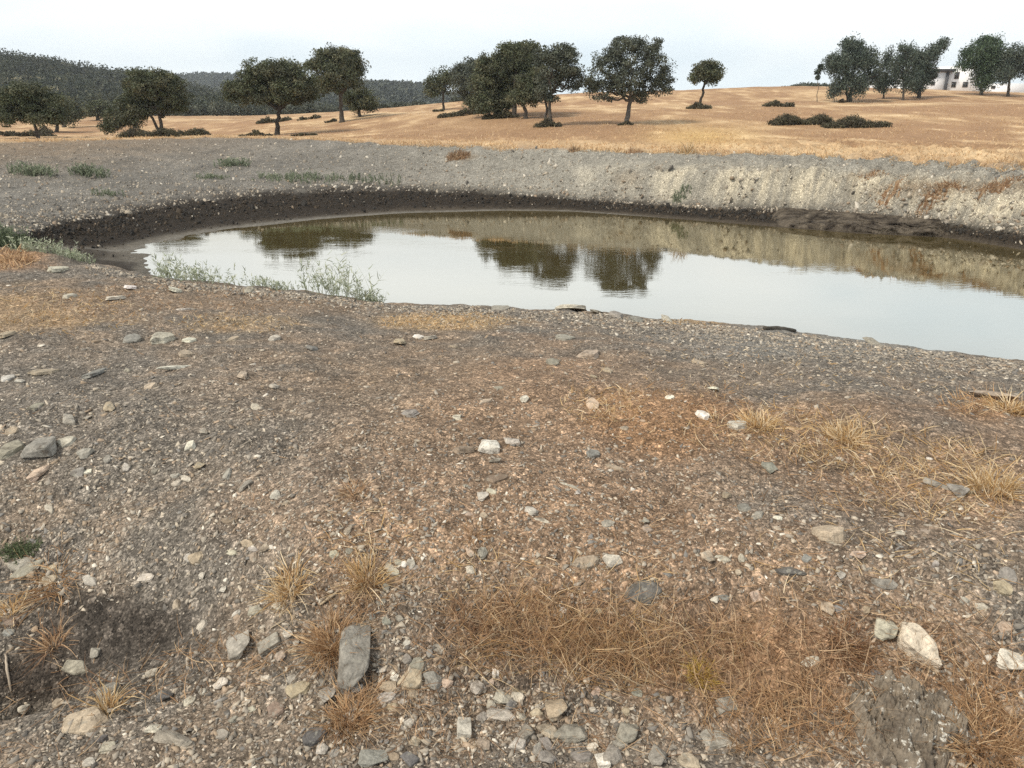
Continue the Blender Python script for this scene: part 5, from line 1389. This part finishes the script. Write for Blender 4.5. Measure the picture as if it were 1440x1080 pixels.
euc(1292, 138, [(1293, 95, 20, 24), (1305, 80, 15, 12), (1318, 70, 12, 11), (1326, 62, 8, 7), (1290, 118, 16, 14), (1308, 105, 10, 16), (1282, 85, 12, 14)], [(1292, 138, 1296, 105)], 'dense eucalyptus with a limb rising over the roof of the white house', 'tree', GE, 1104, trunk_w=4.5, clumps=1.5)
euc(1380, 134, [(1388, 68, 20, 14), (1368, 78, 15, 9), (1385, 92, 18, 16), (1358, 92, 12, 8), (1398, 82, 18, 14), (1382, 112, 15, 14), (1402, 100, 12, 12), (1390, 57, 12, 5)], [(1380, 134, 1382, 105)], 'bushy green eucalyptus in front of the house windows', 'tree', GE, 1105, trunk_w=4, clumps=1.5, pal=EUC * np.array([.85, 1.0, .75]))
euc(1418, 136, [(1425, 78, 18, 12), (1432, 95, 18, 18), (1415, 105, 14, 16), (1420, 90, 14, 12), (1440, 80, 14, 14)], [(1418, 136, 1420, 108)], 'grey green eucalyptus, rightmost, cut by the picture edge', 'tree', GE, 1106, trunk_w=4, clumps=1.4)
tree('young_tree', 1149, 143, [(1151, 101, 4, 7), (1153, 93, 3, 4), (1150, 108, 2.5, 5)], [(1149, 143, 1152, 98)], 'thin bare sapling with a tuft of leaves beside the large drooping eucalyptus', 'tree', None, 1110, pal=EUC, trunk_w=1.0, clumps=2.2, crad=(.10, .2), leaf=.05, limbs=False, trunk_tint=(.16, .13, .10))

# oaks far out along the foot of the hill, on the plain
GP = 'distant oaks along the foot of the hill'
DIST = [(18, 166, 26, 12, 'pale green distant oak behind the leaning leftmost oak'), (122, 165, 22, 10, 'distant oak left of the small dark oak on the plain'), (165, 166, 24, 12, 'distant oak just left of the big two-stemmed oak'), (197, 164, 20, 11, 'distant oak seen under the boughs of the big two-stemmed oak'),
        (265, 164, 22, 12, 'distant oak right of the big two-stemmed oak'), (286, 163, 26, 14, 'broad distant oak between the two-stemmed oak and the umbrella oak'), (305, 163, 20, 15, 'darkest distant oak left of the umbrella oak'), (328, 163, 26, 16, 'distant oak under the left boughs of the umbrella oak'),
        (352, 163, 26, 15, 'distant oak close left of the umbrella oak trunk'), (412, 163, 24, 14, 'distant oak close right of the umbrella oak trunk'), (436, 162, 26, 13, 'distant oak left of the tall round oak trunk'), (458, 162, 24, 11, 'distant oak touching the tall round oak trunk'),
        (537, 154, 22, 7, 'low distant oak right of the small round oak'), (562, 151, 24, 6, 'low distant oak beyond the edge of the plain'), (588, 150, 20, 6, 'low distant oak left of the slim oak'), (645, 147, 20, 9, 'distant oak between the slim oak and the dense group')]
for i, (u, v, w, h, lab) in enumerate(DIST):
    Yd = (150 if u < 470 else 124) + 6 * (i % 3)
    r_ = random.Random(i)
    tree('holm_oak', u, v, [(u, v - h * .6, w * .5, h * .5), (u - w * .22, v - h * .45, w * .3, h * .38), (u + w * .25, v - h * .5, w * .28, h * .42), (u + r_.uniform(-3, 3), v - h * .9, w * .3, h * .25)], [(u, v, u + .6, v - h * .5)], lab, 'tree', GP, 1200 + i, Y=Yd, clumps=1.3, per=40,
         pal=OAKB, trunk_w=2.2, limbs=False)


def bush(u, v, w, h, lab, seed, pal=None, name='dark_shrub', group='low dark shrubs on the pasture', y0=26, Y=None, leaf=.045, stems=True):
    pal = np.array([(.088, .078, .048), (.11, .098, .058), (.13, .116, .066), (.070, .060, .042)]) if pal is None else pal
    r = np.random.default_rng(seed)
    if Y is None:
        X, Y, Z = hit1(u, v, y0)
    else:
        X = point_at(u, v, Y)[0]; Z = float(height(X, Y))
    px = px_size(Y, v); sc = px / .041
    n = max(8, int(w * h * .22)); 
    x = r.uniform(-.5, .5, n); prof = np.sqrt(np.clip(1 - (2 * x) ** 2, .05, 1)) * (.65 + .35 * np.sin(x * 9 + seed))
    y = r.uniform(-.5, .5, n)
    bx = X + x * w * px; by = Y + y * min(w, 40) * px * .55
    z = r.uniform(.1, .95, n) * prof * h * px * np.sqrt(np.clip(1 - (1.6 * y) ** 2, .15, 1))
    cents = np.stack([bx - X, by - Y, height(bx, by) - Z + z * .85], 1)
    rads = np.ones((n, 3)) * r.uniform(.10, .18, (n, 1)) * sc * min(1.4, max(.6, h / 12))
    root = empty(name, (X, Y, Z)); tag(root, lab, 'shrub', group)
    V_, F_, C_ = leaf_cloud(cents, rads, 44, leaf * sc, pal, seed + 1, .8)
    link('foliage', np_mesh('foliage', V_, [F_], M_LEAF, C_), root)
    if stems:
        k = max(4, int(w / 7)); sel = r.integers(0, n, k)
        tv, tf = [], []; off = 0
        for i in sel:
            e = cents[i]; g = np.array([e[0] * .9, e[1] * .9, float(height(X + e[0] * .9, Y + e[1] * .9)) - Z - .03])
            vv_, ff_ = limb(g, e, .6 * px, .2 * px, seed + int(i), .1, 4)
            tv.append(vv_); tf.append(ff_ + off); off += len(vv_)
        V_ = np.concatenate(tv)
        link('stems', np_mesh('stems', V_, [np.concatenate(tf)], M_BARKT, np.tile(np.array((.05, .04, .03)), (len(V_), 1))), root)
    return root


bush(208, 193, 76, 17, 'dark shrub under the trunks of the big two-stemmed oak', 601)
bush(264, 191, 58, 14, 'dark shrub right of the big two-stemmed oak', 602)
bush(42, 192, 64, 12, 'dark shrub at the foot of the leaning leftmost oak', 603)
bush(62, 187, 20, 12, 'small dark shrub between the two leftmost oak trunks', 604)
bush(8, 190, 26, 9, 'small dark shrub at the left edge of the pasture', 615)
bush(362, 191, 46, 9, 'low dark shrub left of the umbrella oak trunk', 605)
bush(428, 191, 34, 5, 'low flat shrub right of the umbrella oak trunk', 606)
bush(385, 172, 46, 9, 'dark shrub behind the trunk of the umbrella oak', 607)
bush(434, 168, 30, 6, 'long dark shrub between the umbrella oak and tall round oak', 608)
bush(466, 172, 16, 6, 'tiny shrub touching the tall round oak trunk', 609)
bush(652, 162, 70, 11, 'long dark shrub under the left half of the dense oak group', 610)
bush(705, 166, 50, 12, 'dark undergrowth at the trunks of the dense oak group', 616)
bush(770, 178, 36, 13, 'leafy suckers round the foot of the open-crowned oak', 611, y0=30)
bush(880, 176, 22, 7, 'small dark shrub at the foot of the big round oak', 617, y0=30)
bush(984, 153, 32, 11, 'dark cushion shrub at the foot of the small leaning oak', 612)
bush(1096, 150, 42, 10, 'oval dark shrub alone high on the golden slope', 613)
bush(1128, 175, 86, 19, 'long dark shrub on the golden slope, left half of the pair', 614)
bush(1204, 179, 90, 18, 'long dark shrub on the golden slope, right half of the pair', 618)
bush(1186, 144, 16, 5, 'small brown shrub at the trunk of the large drooping eucalyptus', 619, np.array([(.12, .09, .055), (.16, .12, .07)]))
bush(616, 157, 14, 5, 'small shrub below the slim oak', 620)
GS = 'trees on the skyline behind the rise'
for i, (u, v, w, h, lab) in enumerate([(1122, 124, 16, 6, 'low rounded tree on the skyline, left end of the row'), (1140, 124, 22, 7, 'tallest rounded tree in the row on the skyline'), (1158, 124, 18, 5, 'low tree on the skyline behind the sapling'),
                                       (1228, 126, 26, 12, 'dark tree behind the gap between the two leftmost eucalyptus'), (1103, 125, 10, 3, 'tiny tree at the far left end of the skyline row')]):
    tree('distant_tree', u, v, [(u, v - h * .4, w * .5, h * .6), (u - w * .25, v - h * .3, w * .3, h * .45), (u + w * .25, v - h * .35, w * .3, h * .5)], None, lab, 'tree', GS, 1300 + i, Y=165, pal=OAKB, clumps=1.4, per=40)

# ------------------------------------------------------------------ wooded hills
def hill(name, prof, Y, depth, base_z, tint_, seed, col):
    """prof: skyline points (u, v) at distance Y; the hill rises from its foot to that ridge and falls behind"""
    u = np.array([p[0] for p in prof]); v = np.array([p[1] for p in prof])
    P = np.array([point_at(a, b_, Y) for a, b_ in zip(u, v)])
    xs = np.linspace(P[0, 0], P[-1, 0], 140)
    zr = np.interp(xs, P[:, 0], P[:, 2])
    ss = np.linspace(-1, 1, 60)
    Xg = np.repeat(xs[:, None], 60, 1); Yg = Y + ss[None] * depth
    shape = np.cos(ss * np.pi / 2) ** 1.3
    Yg = np.repeat(Yg, 140, 0)
    Zg = base_z + (zr[:, None] - base_z) * shape[None] + fbm(Xg / (depth * .35), Yg / (depth * .35), 4, seed) * .16 * (zr[:, None] - base_z) * np.abs(ss)[None] ** .5 * (1 - ss[None] ** 2)
    V_ = np.stack([Xg, Yg, Zg], -1).reshape(-1, 3)
    idx = np.arange(140 * 60).reshape(140, 60)
    F_ = np.stack([idx[:-1, :-1], idx[1:, :-1], idx[1:, 1:], idx[:-1, 1:]], -1).reshape(-1, 4)
    n_ = fbm(Xg / 30, Yg / 30, 4, seed + 3)[..., None]
    cc = np.asarray(col) * (1 + .4 * n_) + np.array([.24, .19, .12]) * sstep(.2, .40, n_)
    o = link(name, np_mesh(name, V_, [F_], M_HILL, cc.reshape(-1, 3), smooth=True)); tag(o, kind='structure')
    return xs, ss, Xg, Yg, Zg


M_HILL = tint_mat('hill_scrub', .95, .05, var=.3, scale=.2)
sets = []


def wood(h_, n, rr, leaf, per, seed, pal, hseed, smin=-.97, smax=.15):
    xs, ss, Xg, Yg, Zg = h_
    r = np.random.default_rng(seed)
    x = r.uniform(0, len(xs) - 1.01, n); s = r.uniform(smin, smax, n)
    j = (s + 1) / 2 * (len(ss) - 1)
    i0 = x.astype(int); j0 = np.clip(j.astype(int), 0, len(ss) - 2); wx = x - i0; wj = j - j0
    def bl(A):
        return (A[i0, j0] * (1 - wx) + A[i0 + 1, j0] * wx) * (1 - wj) + (A[i0, j0 + 1] * (1 - wx) + A[i0 + 1, j0 + 1] * wx) * wj
    X, Y, Z = bl(Xg), bl(Yg), bl(Zg)
    ok = (gnoise(X / 25, Y / 25, seed) > -.42) & (fbm(X / 30, Y / 30, 4, hseed + 3) < .24)
    X, Y, Z = X[ok], Y[ok], Z[ok]
    R = r.uniform(*rr, (len(X), 1)) * np.array([[1, 1, .72]])
    cen = np.stack([X, Y, Z + R[:, 2] * .75], 1)
    sets.append(leaf_cloud(cen, R, per, leaf, pal, seed + 1, .9, 0, .08))


h1 = hill('near_hill', [(-420, 45), (-200, 66), (-60, 81), (0, 86), (60, 95), (110, 104), (160, 111), (200, 117), (240, 126), (280, 136), (330, 146), (400, 155), (470, 162), (560, 168)], 330, 170, 1.2, None, 81, (.05, .055, .032))
wood(h1, 2300, (1.6, 4.6), .5, 100, 701, OAK * .55, 81)
h2 = hill('middle_hill', [(200, 145), (240, 136), (300, 134), (360, 136), (420, 136), (470, 128), (510, 122), (545, 123), (575, 123), (600, 127), (625, 136), (650, 140), (720, 152), (800, 160)], 620, 260, .5, None, 82, (.055, .06, .038))
wood(h2, 2300, (2.6, 4.8), 1.2, 44, 703, OAKB * .75, 82)
h3 = hill('far_hill', [(60, 144), (160, 126), (220, 115), (250, 112), (300, 111), (340, 112), (380, 115), (430, 119), (480, 125), (560, 138), (640, 145)], 1000, 330, 0, None, 83, (.06, .065, .045))
wood(h3, 2000, (3.5, 6.5), 2.0, 30, 705, OAKB * .75, 83)
Vw, Fw, Cw = [], [], []; off = 0
for a_, b_, c_ in sets:
    Vw.append(a_); Fw.append(b_ + off); Cw.append(c_); off += len(a_)
tag(link('hillside_woodland', np_mesh('hillside_woodland', np.concatenate(Vw), [np.concatenate(Fw)], M_LEAF, np.concatenate(Cw))), 'dark oak woodland covering the far hills', 'woodland', kind='stuff')

# ------------------------------------------------------------------ white house behind the rise
YH = 128.0
hp = px_size(YH, 115)
m, nt, b = new_mat('white_render'); M_WHITE = m
tcn = N(nt, 'ShaderNodeTexCoord'); n1 = noise_node(nt, .6, 4, .6, tcn.outputs['Object'])
nt.links.new(mixc(nt, n1.outputs['Fac'], (.86, .85, .83), (.93, .92, .90)), b.inputs['Base Color']); b.inputs['Roughness'].default_value = .9
m, nt, b = new_mat('dark_eaves'); M_EAVE = m
b.inputs['Base Color'].default_value = (.06, .06, .065, 1); b.inputs['Roughness'].default_value = .7
m, nt, b = new_mat('window_glass'); M_GLASS = m
b.inputs['Base Color'].default_value = (.03, .035, .04, 1); b.inputs['Roughness'].default_value = .08
m, nt, b = new_mat('window_frame'); M_FRAME = m
b.inputs['Base Color'].default_value = (.10, .09, .08, 1)


def box_mesh(name, boxes, mat):
    V_, F_ = [], []
    for (x0, x1, y0, y1, z0, z1) in boxes:
        o = len(V_)
        V_ += [(x, y, z) for z in (z0, z1) for y in (y0, y1) for x in (x0, x1)]
        F_ += [(o, o + 2, o + 3, o + 1), (o + 4, o + 5, o + 7, o + 6), (o, o + 1, o + 5, o + 4), (o + 2, o + 6, o + 7, o + 3), (o, o + 4, o + 6, o + 2), (o + 1, o + 3, o + 7, o + 5)]
    return np_mesh(name, np.array(V_, float), [np.array(F_)], mat)


HX, _, HZ = point_at(1330, 112, YH)
zg = float(height(HX, YH)) - .3
house = empty('white_house', (HX, YH, zg)); tag(house, 'white two-storey house with dark eaves half hidden by eucalyptus trees', 'house')
def hx(u): return float(point_at(u, 112, YH)[0] - HX)
def hz(v, u=1340): return float(point_at(u, v, YH)[2] - zg)
link('wall', box_mesh('wall', [(hx(1296), hx(1331), 0, 9, -.5, hz(101)), (hx(1331) + .003, hx(1378), .4, 9.5, -.5, hz(93))], M_WHITE), house)
link('side_wing', box_mesh('side_wing', [(hx(1252), hx(1296) - .003, 1.0, 8, -.5, hz(118))], M_WHITE), house)
link('side_wing', box_mesh('side_wing', [(hx(1378) + .003, hx(1452), 1.2, 8.5, -.5, hz(117))], M_WHITE), house)
link('roof', box_mesh('roof', [(hx(1294), hx(1340), -.5, 9.4, hz(101) + .003, hz(97))], M_EAVE), house)
link('drainpipe', box_mesh('drainpipe', [(hx(1331) - .16, hx(1331) + .20, -.22, -.01, -.4, hz(101) - .01)], M_EAVE), house)
for (u0, v0, u1, v1, yf) in [(1310, 103.5, 1316, 110.5, 0), (1310, 115, 1315.5, 120, 0), (1343, 101, 1349.5, 111, .4), (1341, 115, 1347.5, 123, .4), (1357, 115, 1364.5, 123, .4), (1262, 120, 1266, 124, 1.0), (1402, 120, 1408, 124.5, 1.2)]:
    x0, x1, z0, z1 = hx(u0), hx(u1), hz(v1), hz(v0)
    t_ = .12
    w_ = link('window', box_mesh('window', [(x0, x0 + t_, yf - .06, yf - .004, z0, z1), (x1 - t_, x1, yf - .06, yf - .004, z0, z1), (x0 + t_, x1 - t_, yf - .06, yf - .004, z0, z0 + t_), (x0 + t_, x1 - t_, yf - .06, yf - .004, z1 - t_, z1),
                                            ((x0 + x1) / 2 - .04, (x0 + x1) / 2 + .04, yf - .05, yf - .004, z0 + t_, z1 - t_)], M_FRAME), house)
    link('pane', box_mesh('pane', [(x0 + t_, x1 - t_, yf - .035, yf - .006, z0 + t_, z1 - t_)], M_GLASS), w_)

# ------------------------------------------------------------------ words for the stones
NEARBY = [(685, 640, 'the white quartz lump'), (905, 830, 'the broad dark sunken rock'), (1289, 906, 'the creamy pointed rock'), (1285, 1012, 'the schist outcrop'), (503, 912, 'the long upright slab'), (408, 828, 'the golden straw tuft'), (55, 632, 'the grey wedge rock'),
          (54, 668, 'the round cream stone'), (228, 476, 'the large pale slab'), (341, 904, 'the rounded lumpy rock'), (577, 954, 'the yellowish split slab'), (707, 1005, 'the long flat pale slab'), (802, 1028, 'the large speckled stone'), (652, 1024, 'the squarish pale block'),
          (783, 995, 'the boulder at the grass edge'), (492, 1008, 'the rusty orange clump'), (122, 1014, 'the broad tan slab'), (40, 802, 'the lichened slab'), (824, 789, 'the tan layered slab'), (1166, 751, 'the tan angular slab'), (1190, 616, 'the round golden tuft'),
          (1395, 690, 'the tall straw tuft'), (1391, 559, 'the rock in rusty grass'), (834, 570, 'the rounded pinkish stone'), (834, 637, 'the bluish dark stone'), (803, 434, 'the slab at the water'), (1097, 465, 'the driftwood log'), (826, 498, 'the broad tan rock'), (985, 948, 'the yellow dry plant'),
          (62, 523, 'the thin pale splinter'), (267, 627, 'the knobbly white stone'), (478, 410, 'the tallest feathery weed'), (285, 395, 'the pale green weed patch'), (1023, 989, 'the grey triangular flake'), (747, 717, 'the pale angular flake'), (245, 1037, 'the grey upright stone'),
          (1038, 599, 'the slab below the golden tuft'), (883, 1029, 'the wedge-shaped stone'), (205, 811, 'the oblong pale flake'), (1112, 803, 'the slanting dark splinter'), (1415, 808, 'the tilted plate'), (516, 815, 'the golden brown tuft'), (668, 748, 'the low rusty tuft')]
SHAPE = {'flat': 'flat flake', 'chunk': 'angular stone', 'round': 'rounded stone', 'block': 'blocky stone', 'splinter': 'long splinter'}
TONEW = {'grey': 'grey', 'pale': 'pale', 'white': 'whitish', 'tan': 'tan', 'dark': 'dark', 'brown': 'brown', 'pink': 'pinkish', 'slate': 'bluish grey'}
buckets = {}
for s in STONES:
    if s['label']:
        s['o']['label'] = s['label']; continue
    best = min(NEARBY, key=lambda q_: (q_[0] - s['u']) ** 2 + ((q_[1] - s['v']) * 1.2) ** 2)
    du, dv = s['u'] - best[0], s['v'] - best[1]
    rel = ('right of' if du > 0 else 'left of') if abs(du) > 1.1 * abs(dv) else ('below' if dv > 0 else 'above')
    size = 'tiny' if s['w'] < 11 else 'small' if s['w'] < 17 else 'medium' if s['w'] < 26 else 'large'
    buckets.setdefault((size, TONEW[s['tone']], SHAPE[s['kind']], rel, best[2]), []).append((du * du + dv * dv, s))
ORD = ['nearest', 'second nearest', 'third nearest', 'fourth nearest', 'fifth nearest', 'sixth nearest', 'seventh nearest']
for (size, tone, shp, rel, lm), lst in buckets.items():
    lst.sort(key=lambda q_: q_[0])
    for i, (_, s) in enumerate(lst):
        s['o']['label'] = f'{size} {tone} {shp} {rel} {lm}' if len(lst) == 1 else f'{ORD[min(i, 6)]} {size} {tone} {shp} {rel} {lm}'
bpy.context.view_layer.update()
